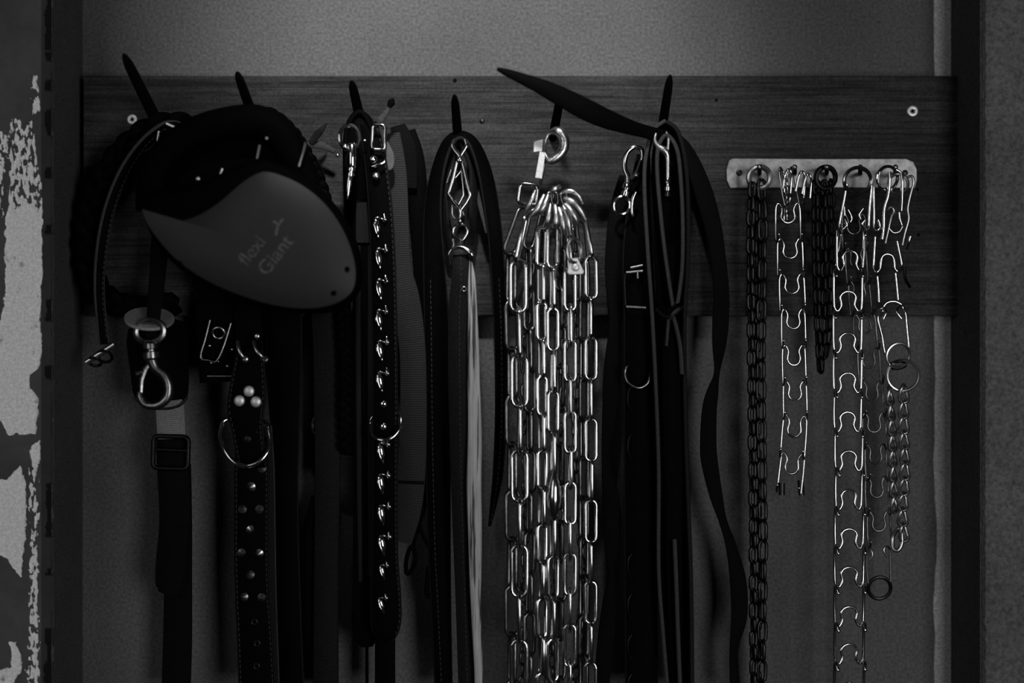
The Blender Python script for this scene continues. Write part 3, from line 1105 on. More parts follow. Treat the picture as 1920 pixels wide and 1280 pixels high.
def duck_mesh():
    V, Fc = [], []
    def add(v, f):
        b0 = len(V)
        V.extend(v)
        Fc.extend(tuple(b0 + i for i in q) for q in f)
    k = .0005
    body = [(-3, 13, 3), (-3.5, 9, 5.5), (-3, 4, 6.8), (-1.5, -3, 7), (0, -9, 5.5), (1, -14, 3.2), (2, -18, 2.2), (1.5, -20, .8)]
    b_ = catmull(body, 3)
    add(*tube_geo([Vector((x * k, -1.2 * k, z * k)) for x, z, r in b_], [r * k for x, z, r in b_], False, 10, .7))
    nk = catmull([(-4, 12, 3.4), (0, 13.5, 3.0), (5, 12, 2.2), (9, 11.5, 2.4), (11, 12, 3.4)], 3)
    add(*tube_geo([Vector((x * k, -2.5 * k, z * k)) for x, z, r in nk], [r * k for x, z, r in nk], False, 8))
    hd = catmull([(11, 7, 2.4), (11.5, 11, 4), (10, 15, 3.2), (9.5, 19, 2), (9.5, 21, 1.2)], 3)
    add(*tube_geo([Vector((x * k, -3 * k, z * k)) for x, z, r in hd], [r * k for x, z, r in hd], False, 8))
    # folded wing
    wg = catmull([(-4, 6, 2), (-5, 0, 3), (-3, -7, 2.6), (0, -13, 1)], 3)
    add(*tube_geo([Vector((x * k, -5 * k, z * k)) for x, z, r in wg], [r * k for x, z, r in wg], False, 8, .6))
    me = bpy.data.meshes.new('duck_charm')
    me.from_pydata([tuple(v) for v in V], [], Fc)
    me.materials.append(M['chrome'])
    me.polygons.foreach_set('use_smooth', [True] * len(me.polygons))
    return me


dm = duck_mesh()
for (x, y, a, s) in ((708, 424, 4, 1), (711, 482, 2, 1), (712, 540, 0, 1), (712, 597, 0, 1), (714, 655, 0, 1), (714, 713, 0, 1), (716, 846, 0, .98), (716, 904, 2, 1), (717, 962, 2, 1), (718, 1019, 0, 1), (718, 1070, -4, .75), (716, 1132, -6, .8)):
    T.put('duck_charm', dm, Matrix.Translation(P(x, y, .077)) @ Matrix.Rotation(math.radians(a), 4, 'Y') @ Matrix.Scale(s * 1.12, 4))
for (x, y) in ((719, 757), (719, 799)):
    ball(T, 'rivet', x, y, .0765, 8, 'chrome', .6)

T = Thing('grey_webbing_leash', 'grey ribbed webbing leash twisting down beside the duck collar', 'leash', P(745, 260, .045))
strap(T, 'strap', [(735, 250, .05, 30), (742, 320, .052, 40), (746, 420, .055, 42), (748, 500, .055, 46), (760, 560, .056, 54, 15), (772, 640, .054, 50), (775, 720, .052, 50), (774, 820, .052, 52), (770, 900, .052, 54), (764, 960, .052, 50), (752, 1016, .052, 40)], 'web_grey', .003)
strap(T, 'sewn_seam', [(744, 903, .0545, 6), (795, 905, .0545, 6)], 'web_black', .001)
plate(T, 'clear_tag', [(722, 262), (733, 275), (740, 295), (737, 315), (728, 320), (722, 308), (720, 285)], .068, .004, 'plastic_clear', sub=2)
strap(T, 'dark_end', [(746, 236, .04, 28), (756, 275, .044, 46), (758, 320, .044, 50), (757, 352, .044, 50)], 'web_black', .003)
strap(T, 'frayed_thong', [(712, 226, .075, 14), (722, 214, .075, 10), (731, 200, .075, 8)], 'edge', .002)
strap(T, 'thong_tip', [(730, 200, .076, 8), (734, 192, .076, 14), (738, 185, .076, 4)], 'leather', .003)

T = Thing('thin_black_strap', 'thin black strap between the grey webbing and the arched leash', 'strap', P(770, 250, .035))
strap(T, 'strap', [(766, 245, .034, 26), (778, 300, .036, 36), (786, 400, .038, 36), (792, 520, .04, 30), (800, 700, .042, 26), (800, 840, .044, 22), (795, 920, .044, 16), (791, 968, .044, 10)], 'leather', .003)
tube(T, 'cord', [(792, 960, .046), (786, 985, .046), (778, 1010, .046), (773, 1030, .046)], 3.5, 'leather', sub=4)
tube(T, 'cord_loop', [(772, 1024, .046), (779, 1042, .046), (774, 1064, .046), (764, 1076, .046), (761, 1062, .046), (764, 1040, .046)], 4, 'leather', closed=True)
tube(T, 'cord', [(786, 985, .048), (796, 1010, .048), (806, 1030, .048), (812, 1055, .048), (811, 1070, .048)], 3.5, 'leather', sub=4)
frame_part(T, 'cord_toggle', 807, 1090, 13, 54, .048, 4, 'leather', 3, .4)
tube(T, 'toggle_end', [(800, 1116, .048), (813, 1117, .048)], 5, 'leather', sub=1)

# ------------------------------------------------------------------ hook 4: arched leash with scissor snap, pale stick
T = Thing('arched_leash', 'stitched dark leather leash arching over the fourth spike with diamond-shaped chrome snap', 'leash', P(858, 250, .06))
strap(T, 'strap', [(832, 1300, .05, 34), (827, 1150, .05, 38), (823, 1000, .05, 44), (821, 800, .05, 48), (819, 620, .05, 48), (813, 480, .052, 40), (812, 390, .054, 34, 15), (822, 320, .058, 32, 35), (840, 270, .06, 34, 50), (862, 254, .06, 34, 60), (886, 268, .06, 34, 55), (906, 315, .056, 32, 35), (920, 380, .052, 30, 15), (931, 470, .05, 28), (938, 600, .048, 26), (940, 760, .046, 24), (934, 880, .046, 20), (926, 940, .046, 14), (918, 986, .046, 6)],
      'leather', .0042, edge='edge_dark', stitch=(-1,), inset=14, below=520)
strap(T, 'inner_loop', [(846, 470, .045, 22, 40), (834, 400, .047, 22, 45), (834, 330, .05, 24, 55), (846, 285, .054, 26, 65), (860, 268, .056, 26, 75), (876, 285, .054, 26, 65), (888, 330, .05, 24, 55), (886, 400, .047, 22, 45), (878, 460, .045, 22, 40)], 'leather_brown', .004, edge='edge_dark')
tube(T, 'snap_jaw', [(852, 261, .078, .6), (848, 272, .078), (853, 282, .078), (861, 292, .078, 1.2), (862, 300, .078, 1.5)], 3.9, 'chrome')
tube(T, 'snap_jaw', [(871, 261, .078, .6), (875, 272, .078), (870, 282, .078), (864, 292, .078, 1.2), (863, 300, .078, 1.5)], 3.9, 'chrome')
ball(T, 'pivot', 862, 300, .081, 6, 'chrome', .6)
tube(T, 'snap_arm', [(857, 303, .078), (850, 334, .078), (841, 362, .078), (851, 378, .078), (863, 393, .078)], 3.9, 'chrome', sub=1)
tube(T, 'snap_arm', [(867, 303, .078), (874, 334, .078), (882, 366, .078), (874, 380, .078), (864, 393, .078)], 3.9, 'chrome', sub=1)
tube(T, 'snap_spring', [(867, 316, .072), (853, 334, .072), (846, 352, .072)], 2.4, 'chrome', sub=1)
tube(T, 'snap_spring', [(865, 318, .072), (868, 345, .072), (869, 366, .072), (859, 384, .072)], 2.2, 'chrome', sub=1)
tube(T, 'snap_bar', [(846, 318, .066), (838, 343, .066)], 2.2, 'chrome', sub=1)
lathe(T, 'swivel_pin', P(863, 388, .078), P(863, 424, .078), [(0, S(3)), (.2, S(5)), (.35, S(3)), (.7, S(3)), (.8, S(5)), (1, S(3))], 'chrome', n=10)
tube(T, 'snap_spur', [(848, 385, .07), (848, 402, .07), (853, 410, .07)], 2.4, 'steel', sub=2)
tube(T, 'snap_spur', [(866, 392, .07), (870, 404, .07)], 2.4, 'steel', sub=1)
tube(T, 'swivel_eye', [(863, 420, .078), (852, 426, .078), (850, 436, .078), (857, 446, .078), (865, 451, .078), (872, 444, .078), (877, 433, .078), (873, 424, .078)], 3, 'chrome', closed=True)
tube(T, 'connecting_link', [(863, 447, .074), (864, 465, .08)], 2.8, 'chrome', sub=1)
tube(T, 'connecting_link', [(849, 448, .06), (851, 458, .06), (848, 466, .06)], 2.4, 'steel', sub=2)
tube(T, 'strap_ring', [(848, 501, .074), (841, 486, .08), (845, 470, .082), (858, 463, .082), (873, 466, .082, 1.4), (884, 477, .082, 1.9), (882, 494, .078, 1.5), (866, 506, .07)], 3.2, 'chrome', closed=True, n=10)
strap(T, 'end_strap', [(864, 478, .074, 30), (865, 520, .078, 36), (862, 580, .076, 42), (862, 700, .074, 44), (864, 860, .072, 40), (868, 1000, .07, 38), (872, 1120, .07, 36), (877, 1300, .07, 34)], 'leather_brown', .004, edge='edge_dark', stitch=(.1,), inset=20)
ring(T, 'eyelet', 870, 542, .0805, 4, 1.8, 'steel', seg=14, n=6)
strap(T, 'tongue', [(897, 342, .045, 10), (903, 380, .046, 16), (911, 415, .047, 14), (916, 436, .047, 13)], 'edge', .003)

T = Thing('split_stick', 'pale split wooden stick hanging beside the stitched leash end', 'stick', P(885, 490, .06))
strap(T, 'stick', [(884, 488, .079, 4), (887, 525, .079, 14), (888, 580, .079, 17), (888, 660, .079, 21), (889, 760, .079, 24), (890, 860, .079, 27), (891, 960, .079, 27), (893, 1060, .079, 23), (895, 1150, .079, 19), (897, 1220, .079, 17), (898, 1300, .079, 15)], 'stick', .006, wob=.0016, sub=9)

# ------------------------------------------------------------------ hook 5: chains
T = Thing('chain_leash', 'bundle of long silver oval-link chain gathered on a snap ring', 'chain', P(1040, 262, .06))
tube(T, 'snap_ring', [(1046, 246, .07, 1.3), (1057, 259, .07, 1.35), (1057, 278, .07, 1.35), (1045, 294, .07, 1.3), (1031, 301, .07, 1.0), (1023, 290, .068, .6), (1022, 268, .066, .45), (1030, 250, .066, .55)], 7.5, 'bright', closed=True, n=10)
plate(T, 'snap_block', [(1000, 266), (1004, 263), (1019, 260), (1017, 284), (1000, 286)], .064, .008, 'aluminium')
plate(T, 'snap_body', [(1012, 283), (1023, 286), (1016, 336), (1003, 334)], .072, .008, 'aluminium')
frame_part(T, 'swivel_eye', 990, 364, 34, 38, .074, 4, 'chrome', 8, .25)
tube(T, 'snap_gate', [(1022, 300, .064), (1014, 340, .066), (1008, 352, .07)], 3.4, 'steel', sub=2)
L_A = link_mesh('long_link', S(103), S(36), S(4.0), 'chrome')
L_B = link_mesh('medium_link', S(84), S(27), S(3.5), 'chrome')
L_C = link_mesh('thick_link', S(80), S(27), S(4.6), 'chrome')
L_A2 = link_mesh('long_back_link', S(101), S(34), S(4.0), 'worn')  # back strands use darker metal, their shade put into the colour
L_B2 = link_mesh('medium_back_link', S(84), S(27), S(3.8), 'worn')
# strands: target x down the photo, top point, depth, link, pitch px, start offset px, roll
strands = [
    (973, (1018, 372), .090, L_A, 89, 714, 0),
    (1015, (1028, 372), .086, L_C, 69.5, 602, 22),
    (1036, (1040, 372), .088, L_B, 77.5, 617, 20),
    (1068, (1056, 370), .086, L_B, 66.7, 676, 4),
    (1107, (1072, 366), .084, L_B, 76.1, 520, 2),
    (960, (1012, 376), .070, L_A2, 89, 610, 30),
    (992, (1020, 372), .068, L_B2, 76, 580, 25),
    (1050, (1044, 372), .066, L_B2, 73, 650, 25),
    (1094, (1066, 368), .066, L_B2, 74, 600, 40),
]
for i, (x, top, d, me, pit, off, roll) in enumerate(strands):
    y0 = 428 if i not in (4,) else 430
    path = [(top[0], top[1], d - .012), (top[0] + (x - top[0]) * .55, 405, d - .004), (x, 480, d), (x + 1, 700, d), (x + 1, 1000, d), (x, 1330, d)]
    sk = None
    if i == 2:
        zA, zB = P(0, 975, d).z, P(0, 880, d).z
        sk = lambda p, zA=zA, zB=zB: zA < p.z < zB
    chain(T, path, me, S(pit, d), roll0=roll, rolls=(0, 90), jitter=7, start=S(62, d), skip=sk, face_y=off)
# curved links riding over the swivel
ARCS = [[(1053, 363), (1064, 358), (1076, 360), (1086, 369), (1092, 382)], [(1058, 372), (1070, 376), (1080, 384), (1090, 397), (1097, 412)], [(1060, 383), (1070, 394), (1078, 408), (1083, 420)],
        [(1056, 386), (1062, 400), (1066, 420), (1069, 440)], [(1048, 390), (1053, 406), (1056, 424), (1058, 438)], [(1041, 386), (1043, 402), (1042, 418), (1040, 426)], [(1032, 384), (1030, 400), (1027, 414), (1024, 424)],
        [(1028, 366), (1023, 380), (1014, 394), (1004, 402)], [(1020, 366), (1013, 382), (1004, 396), (994, 408)], [(1004, 358), (999, 370), (992, 384), (985, 398)], [(1050, 349), (1040, 355), (1033, 362)]]
for i, ar in enumerate(ARCS):
    dd = .094 + .004 * (i % 3)
    k = len(ar)
    tube(T, 'gathered_link', [(x, y, dd + .0025 * math.sin(math.pi * q / (k - 1)), 1.0 if 0 < q < k - 1 else .75) for q, (x, y) in enumerate(ar)], 6.2 if 0 < i < 8 else 5, 'bright', n=10)
lathe(T, 'barrel_bead', P(1040, 886, .094), P(1038, 976, .094), [(0, S(3)), (.08, S(6)), (.3, S(11.5)), (.55, S(13)), (.8, S(10)), (.95, S(6)), (1, S(3))], 'chrome', n=18)
plate(T, 'name_tag', [(1068, 484), (1083, 483), (1096, 510), (1093, 514), (1067, 515), (1063, 511)], .092, .0022, 'aluminium')
ball(T, 'tag_rivet', 1079, 501, .0945, 7.5, 'aluminium', .3)
ring(T, 'tag_ring', 1077, 470, .094, 17, 3.6, 'steel', ry=1.3, rz=35)

T = Thing('fine_chain', 'fine dark link chain tangled behind the silver chain bundle', 'chain', P(1075, 400, .055))
L_F = link_mesh('fine_link', S(30), S(18), S(2.8), 'worn', seg=5, n=6)
chain(T, [(1058, 372, .056), (1072, 440, .058), (1080, 540, .058), (1084, 700, .058), (1078, 820, .058), (1086, 960, .058), (1092, 1080, .056), (1084, 1200, .056), (1072, 1320, .056)], L_F, S(23), roll0=40, rolls=(0, 80), jitter=25)
chain(T, [(1040, 372, .052), (1050, 480, .052), (1058, 640, .052), (1052, 800, .052), (1048, 1000, .052), (1034, 1160, .052), (1040, 1320, .052)], L_F, S(23), roll0=10, rolls=(0, 80), jitter=25)
chain(T, [(1030, 372, .05), (995, 500, .05), (984, 700, .05), (986, 900, .05), (984, 1100, .05), (978, 1320, .05)], L_F, S(23), roll0=20, rolls=(0, 80), jitter=25)

# ------------------------------------------------------------------ hook 6: leads
T = Thing('long_tapered_strap', 'black strap sticking out to the left with a pointed end above the chains', 'strap', P(1240, 250, .08))
strap(T, 'strap', [(932, 129, .118, 5), (950, 136, .118, 14), (985, 150, .118, 22), (1020, 165, .117, 30), (1050, 180, .115, 36), (1100, 206, .11, 40), (1140, 224, .102, 36), (1180, 238, .092, 28), (1215, 248, .082, 24), (1250, 256, .074, 24)], 'leather', .004)

T = Thing('knotted_lead', 'doubled black leather lead with pale edges, knotted below the rightmost spike', 'leash', P(1245, 232, .06))
strap(T, 'left_strap', [(1246, 230, .064, 50, 88), (1226, 248, .064, 50, 84), (1213, 290, .064, 50, 82), (1210, 350, .064, 50, 80), (1217, 470, .064, 50, 78), (1226, 590, .064, 50, 76), (1233, 720, .064, 46, 74), (1239, 880, .064, 44, 72), (1239, 1060, .064, 44, 72), (1247, 1180, .064, 44, 72), (1257, 1300, .064, 44, 72)], 'leather', .0036, edge='edge')
strap(T, 'right_strap', [(1246, 232, .06, 50, -88), (1266, 250, .06, 50, -84), (1279, 300, .06, 50, -84), (1284, 370, .06, 50, -82), (1284, 480, .06, 50, -82), (1279, 570, .06, 46, -80), (1277, 640, .06, 44, -78), (1279, 800, .06, 44, -76), (1284, 950, .06, 44, -76), (1289, 1100, .06, 44, -76), (1291, 1300, .06, 44, -76)], 'leather', .004, edge='edge_dark')
strap(T, 'inner_loop', [(1257, 585, .074, 34, 70), (1245, 500, .074, 36, 76), (1236, 420, .074, 38, 80), (1229, 330, .074, 40, 84), (1231, 280, .074, 42, 86), (1247, 256, .074, 42, 90), (1265, 280, .074, 42, 94), (1272, 330, .074, 40, 96), (1276, 420, .074, 38, 98), (1274, 510, .074, 36, 100), (1262, 588, .074, 34, 104)], 'leather', .0036, edge='edge')
strap(T, 'back_strap', [(1247, 262, .038, 44), (1248, 400, .042, 58), (1254, 560, .044, 50), (1258, 700, .046, 44), (1262, 900, .046, 42), (1266, 1100, .046, 44), (1274, 1300, .046, 44)], 'leather', .004)
strap(T, 'lower_strap', [(1258, 600, .07, 30), (1258, 720, .066, 36), (1262, 900, .064, 36), (1264, 1100, .064, 30), (1270, 1300, .064, 24)], 'leather', .004)
strap(T, 'thin_strap', [(1265, 1010, .07, 16, 80), (1269, 1100, .07, 20, 78), (1272, 1180, .07, 22, 76), (1277, 1300, .07, 22, 74)], 'leather', .004, edge='edge')
strap(T, 'knot', [(1236, 578, .078, 16, 20), (1250, 588, .086, 16, 20), (1264, 582, .088, 16, 20), (1276, 572, .08, 14, 20)], 'leather', .004, edge='edge_dark')
strap(T, 'knot', [(1252, 598, .076, 14, 60), (1262, 584, .09, 14, 60), (1273, 576, .08, 14, 60)], 'leather', .0036, edge='edge')
strap(T, 'knot_end', [(1262, 588, .08, 12, 50), (1268, 608, .08, 12, 60), (1276, 650, .076, 12, 70), (1279, 700, .072, 12, 76)], 'leather', .004, edge='edge')
strap(T, 'knot_end', [(1256, 592, .08, 12, 40), (1254, 620, .078, 12, 40), (1250, 648, .076, 6, 40)], 'leather', .004, edge='edge')

T = Thing('swan_neck_snap', 'slim chrome snap hook inside the knotted lead loop', 'snap hook', P(1250, 250, .08))
tube(T, 'hook', [(1230, 250, .082, .6), (1228, 262, .082, .9), (1234, 273, .082, 1.2), (1244, 281, .082, 1.6), (1250, 288, .082, 1.5), (1252, 300, .082, 1.1), (1252, 334, .082, 1.0)], 4.6, 'bright', n=10)
tube(T, 'gate', [(1249, 247, .082, .7), (1253, 256, .082), (1253, 270, .082), (1252, 284, .082)], 3.4, 'bright')
lathe(T, 'swivel', P(1252, 333, .082), P(1252, 368, .082), [(0, S(4)), (.1, S(6)), (.3, S(6)), (.35, S(4)), (.45, S(4)), (.5, S(7)), (.7, S(7)), (.75, S(5)), (1, S(7))], 'chrome')
ball(T, 'thumb_stud', 1232, 299, .08, 4, 'chrome', .9)

T = Thing('side_snap_lead', 'dark twisted strap with chrome trigger snap left of the knotted lead', 'leash', P(1185, 280, .06))
snap_hook(T, (1163, 402), (1194, 274), .066, 'chrome', .8, -1)
tube(T, 'spare_hook', [(1192, 360, .07), (1186, 376, .07), (1185, 398, .07), (1188, 405, .07)], 3.4, 'chrome')
strap(T, 'strap', [(1172, 330, .04, 22), (1160, 400, .044, 36), (1152, 500, .046, 36), (1153, 604, .046, 26, 30), (1147, 702, .046, 32), (1142, 780, .046, 26), (1136, 860, .046, 17, 30), (1144, 926, .046, 30), (1147, 975, .046, 35), (1147, 1024, .046, 28), (1146, 1076, .046, 11, 40), (1143, 1122, .046, 24), (1137, 1188, .046, 31), (1126, 1300, .046, 29)], 'web_black', .003)

T = Thing('roller_buckle_collar', 'black leather collar with roller buckle and half ring left of the knotted lead', 'collar', P(1210, 300, .05))
strap(T, 'strap', [(1206, 290, .048, 26), (1200, 380, .052, 46), (1197, 480, .056, 60), (1200, 600, .056, 62), (1200, 800, .056, 62), (1201, 1000, .056, 62), (1203, 1300, .056, 62)], 'leather', .004, edge='edge_dark')
tube(T, 'roller', [(1174, 511, .066), (1205, 508, .066)], 3.6, 'worn', sub=1)
tube(T, 'buckle_bar', [(1182, 502, .066), (1205, 497, .066)], 3, 'worn', sub=1)
tube(T, 'buckle_side', [(1173, 510, .065), (1171, 530, .064), (1173, 574, .064)], 2.4, 'black_steel', sub=2)
tube(T, 'buckle_tongue', [(1195, 509, .068), (1196, 522, .068)], 2.6, 'worn', sub=1)
tube(T, 'roller', [(1174, 575, .066), (1211, 577, .066)], 4, 'worn', sub=1)
tube(T, 'half_ring', [(1177, 686, .062), (1172, 700, .064), (1178, 717, .066), (1196, 727, .067), (1212, 721, .066), (1218, 706, .064), (1214, 692, .052), (1196, 684, .05)], 3, 'worn', closed=True)
for y in (748, 838, 1062, 1138, 1214, 1288):
    tube(T, 'punched_loop', [(1185, y - 24, .0595), (1179, y - 14, .06), (1178, y + 8, .06), (1185, y + 24, .0595)], 1.5, 'dark_steel', sub=3, n=6)

T = Thing('twisted_black_strap', 'flat black strap twisting down right of the knotted lead', 'strap', P(1265, 250, .045))
strap(T, 'strap', [(1258, 250, .05, 24, 40), (1282, 275, .05, 30, 30), (1304, 318, .05, 34, 20), (1322, 370, .05, 36, 10), (1338, 430, .05, 32), (1346, 480, .05, 29), (1352, 545, .05, 30), (1351, 604, .05, 31), (1348, 653, .05, 26, 20), (1344, 699, .05, 13, 35), (1336, 735, .05, 24, 20), (1330, 770, .05, 28), (1328, 834, .05, 31), (1331, 870, .05, 31), (1342, 926, .05, 25), (1355, 975, .05, 17, 25), (1371, 1024, .05, 21, 15), (1384, 1090, .05, 31), (1386, 1155, .05, 30), (1376, 1221, .05, 18, 25), (1379, 1300, .05, 20)], 'web_black', .0028)

# ------------------------------------------------------------------ peg rail and what hangs on it
T = Thing('peg_rail', 'short brushed metal rail with five small pegs at the right', 'hook rail', P(1541, 352, BOARD))
out = [(1366, 301), (1372, 297), (1540, 297), (1700, 298), (1714, 304), (1720, 318), (1720, 338), (1716, 352), (1540, 352), (1368, 352), (1362, 338), (1361, 318)]
plate(T, 'rail_plate', out, BOARD, .0025, 'rail', bev=1.5)
for (x, y) in ((1386, 324), (1697, 324)):
    ball(T, 'screw', x, y, BOARD + .0025, 6, 'dark_steel', .35)
PEGS = [1424, 1490, 1550, 1613, 1679]
for x in PEGS:
    tube(T, 'peg', [(x, 326, BOARD), (x, 326, .036), (x, 325, .046), (x, 318, .053), (x, 313, .056)], 4.2, 'dark_steel', n=8)
    ball(T, 'peg_tip', x, 313, .057, 5, 'steel', .9)

T = Thing('dark_choke_chain', 'dark doubled choke chain with thick ring on the first rail peg', 'chain', P(1424, 320, .045))
ring(T, 'end_ring', 1424, 333, .048, 20, 5.2, 'steel', rx=8)
L_D = link_mesh('dark_link', S(34), S(19), S(3.6), 'dark_steel', seg=5, n=7)
L_E = link_mesh('dark_round_link', S(46), S(24), S(3.6), 'dark_steel', seg=5, n=7)
chain(T, [(1410, 356, .05), (1407, 450, .05), (1409, 700, .05), (1412, 1000, .05), (1413, 1330, .05)], L_D, S(26.5), roll0=20, rolls=(0, 90), jitter=8)
chain(T, [(1428, 356, .046), (1430, 450, .046), (1426, 700, .046), (1430, 1000, .046), (1427, 1330, .046)], L_E, S(38), roll0=30, rolls=(0, 90), jitter=12)
chain(T, [(1420, 360, .04), (1419, 500, .038), (1418, 700, .036), (1420, 1000, .036), (1420, 1330, .036)], L_D, S(26.5), roll0=60, rolls=(0, 90), jitter=12)

PA = prong_mesh('prong_link', 2.25, 'chrome')
T = Thing('prong_collar', 'silver prong collar with U-shaped links, ending above the others', 'prong collar', P(1490, 326, .05))
prong_run(T, PA, [(1474, 317, .052, .95, 1, 8)], yaw=35)
A_spots = [(1477, 384, .052, 1.0, 1.0, 1), (1481, 450, .053, 1.0, 1.0, 1), (1484, 516, .053, .99, 1.0, 2), (1487, 582, .053, .94, 1.0, 1), (1488, 650, .053, .92, 1.02, 1), (1490, 717, .053, .92, .98, 1)]
prong_run(T, PA, A_spots)
prong_run(T, PA, [(1491, 782, .053, .95, 1.1, -4), (1487, 853, .053, .95, 1.05, -6)], yaw=-18)
tube(T, 'end_leg', [(1466, 905, .055), (1466, 928, .056)], 6, 'dark_steel', sub=1)
tube(T, 'end_leg', [(1501, 900, .055), (1503, 928, .056)], 6, 'dark_steel', sub=1)
for (x, y, a) in ((1475, 326, 20), (1500, 330, -25), (1512, 335, -30)):
    tube(T, 'end_hook', [(x - 8, y + 28, .056), (x - 3, y + 4, .058), (x + 2, y - 8, .058), (x + 8, y - 4, .058), (x + 9, y + 10, .056), (x + 7, y + 36, .054)], 2.5, 'chrome')
chain(T, [(1474, 330, .058), (1473, 410, .058)], link_mesh('tiny_link', S(17), S(10), S(1.7), 'chrome', seg=4, n=6), S(13), rolls=(20, 110))

T = Thing('black_choke_chain', 'near-black short choke chain between the two prong collars', 'chain', P(1550, 320, .045))
ring(T, 'end_ring', 1548, 333, .046, 20, 5, 'black_steel', rx=8, rz=15)
L_G = link_mesh('black_link', S(34), S(18), S(3.6), 'black_steel', seg=5, n=7)
chain(T, [(1530, 350, .045), (1529, 420, .045), (1531, 520, .045), (1534, 620, .045), (1538, 690, .045)], L_G, S(26), roll0=30, jitter=10)
chain(T, [(1546, 352, .043), (1545, 420, .043), (1546, 520, .043), (1545, 620, .043), (1540, 690, .043)], L_G, S(26), roll0=10, jitter=10)
chain(T, [(1558, 350, .041), (1560, 420, .041), (1560, 520, .041), (1556, 620, .041), (1546, 680, .041)], L_G, S(26), roll0=60, jitter=10)

PB = prong_mesh('inverted_prong_link', 2.5, 'chrome', leg=72)
T = Thing('long_prong_collar', 'long silver prong collar with arched links reaching below the frame', 'prong collar', P(1613, 320, .05))
ring(T, 'end_ring', 1608, 339, .062, 25, 3.6, 'chrome', rx=10)
tube(T, 'swivel_wire', [(1612, 315, .062), (1628, 324, .062), (1634, 345, .06), (1631, 380, .058), (1629, 410, .058), (1628, 426, .058), (1622, 430, .06), (1616, 420, .062), (1622, 412, .062)], 3.2, 'chrome')
tube(T, 'swivel_wire', [(1588, 345, .06), (1582, 378, .058), (1577, 402, .058), (1574, 424, .058), (1580, 430, .06), (1588, 422, .062), (1583, 411, .062)], 3.2, 'chrome')
tube(T, 'swivel_wire', [(1582, 378, .056), (1584, 404, .056)], 2.4, 'chrome', sub=1)
tube(T, 'inner_hook', [(1590, 393, .056), (1597, 408, .056), (1594, 416, .056)], 2.4, 'chrome')
tube(T, 'inner_hook', [(1618, 391, .056), (1611, 402, .056), (1614, 411, .056)], 2.4, 'chrome')
tube(T, 'collar_wire', [(1580, 430, .054), (1574, 455, .055), (1567, 498, .056)], 2.8, 'chrome')
tube(T, 'collar_wire', [(1618, 430, .054), (1621, 455, .055), (1618, 498, .056)], 2.8, 'chrome')
tops = [(1594, 471, 1.0), (1590, 547, 1.02), (1589, 625, 1.0), (1589, 700, 1.0), (1589, 773, .98), (1591, 846, .98), (1591, 919, 1.0), (1592, 992, 1.05), (1592, 1064, 1.08), (1592, 1138, 1.08), (1592, 1208, 1.08), (1592, 1281, 1.08)]
prong_run(T, PB, [(x, y + 33, .056, s * 1.1, 1.0, 0) for x, y, s in tops], flip=True, yaw=4)

PC = prong_mesh('thin_prong_link', 2.0, 'worn', leg=62)
T = Thing('thin_prong_collar', 'thin wire prong collar with round ring at its lower end', 'prong collar', P(1613, 330, .04))
prong_run(T, PC, [(1600, 405, .040, .95, 1, 2), (1604, 468, .040, .95, 1, 3), (1610, 530, .041, .95, .95, 4), (1620, 592, .041, .95, .98, 4), (1628, 656, .042, .95, 1, 3), (1634, 718, .042, .95, .98, 2), (1638, 777, .042, .95, .98, 2), (1641, 836, .042, .95, .98, 2), (1643, 897, .042, .95, 1.05, 2), (1647, 962, .042, .95, 1.0, 2)], yaw=10)
tube(T, 'end_wire', [(1632, 1050, .046), (1636, 1040, .047), (1632, 1030, .046), (1626, 1036, .044), (1625, 1062, .042), (1628, 1098, .04)], 2.2, 'steel')
tube(T, 'end_wire', [(1664, 1044, .046), (1657, 1032, .047), (1661, 1024, .046), (1668, 1030, .044), (1669, 1060, .042), (1670, 1098, .04)], 2.2, 'steel')
ring(T, 'end_ring', 1649, 1102, .04, 21, 3.6, 'dark_steel', rx=8)

T = Thing('tangled_prong_collar', 'tangled prong collar with two linked rings on the last rail peg', 'prong collar', P(1679, 320, .05))
ring(T, 'end_ring', 1664, 334, .06, 22, 3.2, 'chrome', rx=8, rz=20)
ring(T, 'end_ring', 1684, 345, .062, 19, 3, 'steel', rx=15, rz=-35)
tube(T, 'hook_wire', [(1668, 322, .07), (1668, 345, .07), (1665, 368, .068), (1658, 392, .066), (1657, 425, .064), (1654, 448, .062)], 3.2, 'chrome')
tube(T, 'hook_wire', [(1680, 318, .07), (1690, 326, .07), (1692, 350, .07), (1690, 395, .066)], 3, 'chrome')
tube(T, 'hook_wire', [(1697, 335, .064), (1709, 330, .066), (1713, 342, .066), (1708, 362, .064), (1702, 390, .062), (1704, 410, .062), (1696, 440, .06), (1692, 460, .06)], 2.6, 'steel')
tube(T, 'hook_wire', [(1664, 394, .062), (1671, 388, .064), (1676, 396, .064), (1671, 408, .062), (1666, 430, .06), (1660, 456, .06)], 2.4, 'steel')
tube(T, 'hook_wire', [(1686, 398, .06), (1687, 410, .06), (1691, 422, .06)], 2.6, 'chrome')
tube(T, 'hook_wire', [(1667, 428, .06), (1675, 436, .06), (1686, 434, .06), (1692, 424, .06)], 2.4, 'steel')
tube(T, 'bent_prong', [(1707, 443, .062), (1703, 456, .062), (1700, 468, .064)], 3, 'chrome')
tube(T, 'bent_prong', [(1695, 500, .062), (1698, 524, .064), (1706, 538, .07)], 3, 'black_steel')
tube(T, 'collar_wire', [(1638, 350, .058), (1639, 400, .058), (1639, 424, .058), (1644, 432, .06), (1650, 424, .06), (1646, 412, .06)], 2.8, 'chrome')
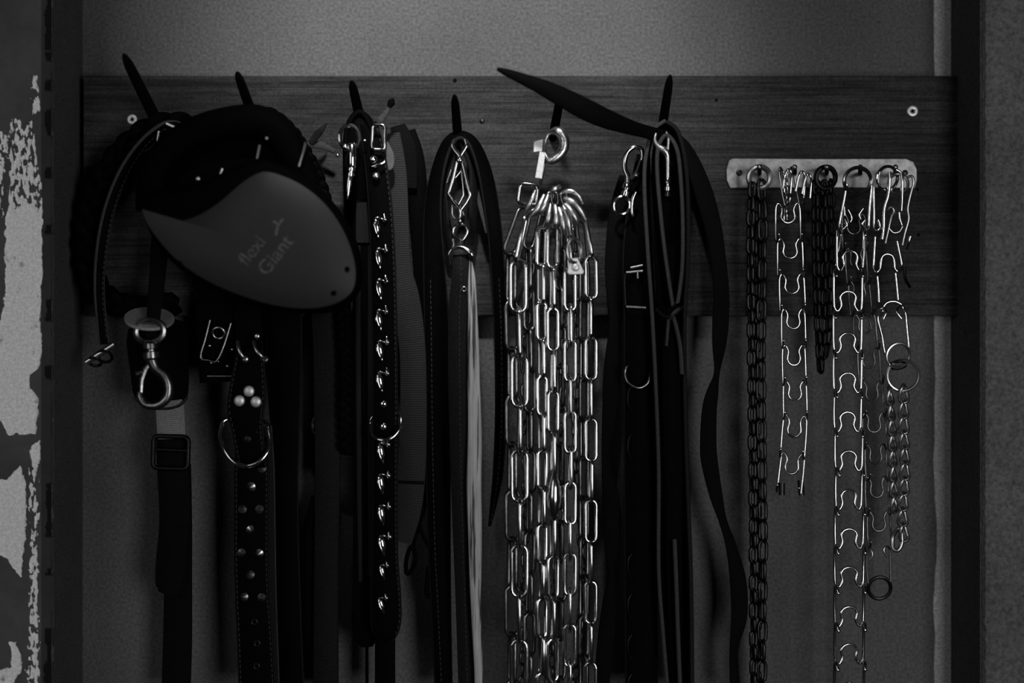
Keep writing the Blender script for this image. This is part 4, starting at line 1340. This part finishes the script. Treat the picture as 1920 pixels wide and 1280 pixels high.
tube(T, 'collar_wire', [(1641, 444, .056), (1639, 480, .056), (1638, 500, .056), (1643, 510, .058), (1650, 503, .058), (1652, 488, .058), (1655, 480, .058), (1663, 476, .058), (1673, 480, .058), (1677, 492, .058), (1678, 504, .058), (1684, 508, .058), (1691, 500, .056), (1687, 476, .056), (1682, 452, .056)], 2.8, 'chrome')
tube(T, 'collar_wire', [(1645, 518, .058), (1647, 540, .058), (1648, 566, .058)], 2.8, 'chrome', sub=2)
tube(T, 'collar_wire', [(1679, 512, .058), (1682, 540, .058), (1684, 562, .058)], 2.8, 'chrome', sub=2)
tube(T, 'collar_wire', [(1656, 598, .064), (1661, 586, .064), (1658, 578, .062), (1650, 580, .06), (1646, 594, .058), (1648, 608, .058), (1654, 632, .058), (1659, 662, .058), (1668, 684, .058)], 2.8, 'chrome')
tube(T, 'collar_wire', [(1655, 584, .06), (1658, 572, .06), (1666, 566, .06), (1678, 565, .06), (1689, 570, .06), (1693, 578, .06)], 2.8, 'chrome')
tube(T, 'collar_wire', [(1690, 597, .064), (1682, 586, .064), (1684, 576, .062), (1692, 574, .06), (1698, 590, .058), (1701, 620, .058), (1704, 650, .058)], 2.8, 'chrome')
ring(T, 'linked_ring', 1684, 666, .058, 23, 3, 'steel', rx=10, rz=10)
ring(T, 'linked_ring', 1693, 704, .056, 29, 3.2, 'steel', rx=6, rz=-8)
ring(T, 'linked_ring', 1684, 684, .052, 14, 3, 'black_steel', rx=60)

T = Thing('curb_chain', 'twisted curb chain hanging from the two linked rings', 'chain', P(1693, 730, .05))
L_H = link_mesh('curb_link', S(42), S(27), S(3.5), 'steel', seg=6, n=7, twist=.7)
chain(T, [(1694, 738, .054), (1694, 800, .054), (1696, 880, .054), (1692, 960, .054), (1694, 1000, .054)], L_H, S(29), roll0=35, rolls=(0,), jitter=6)
chain(T, [(1668, 742, .048), (1672, 800, .048), (1674, 880, .048), (1676, 960, .048)], L_H, S(29), roll0=55, rolls=(0,), jitter=8)
tube(T, 'end_clip', [(1686, 990, .054), (1691, 1004, .054), (1690, 1022, .054), (1682, 1032, .054), (1674, 1026, .052), (1674, 1006, .05)], 4.2, 'steel', closed=True)
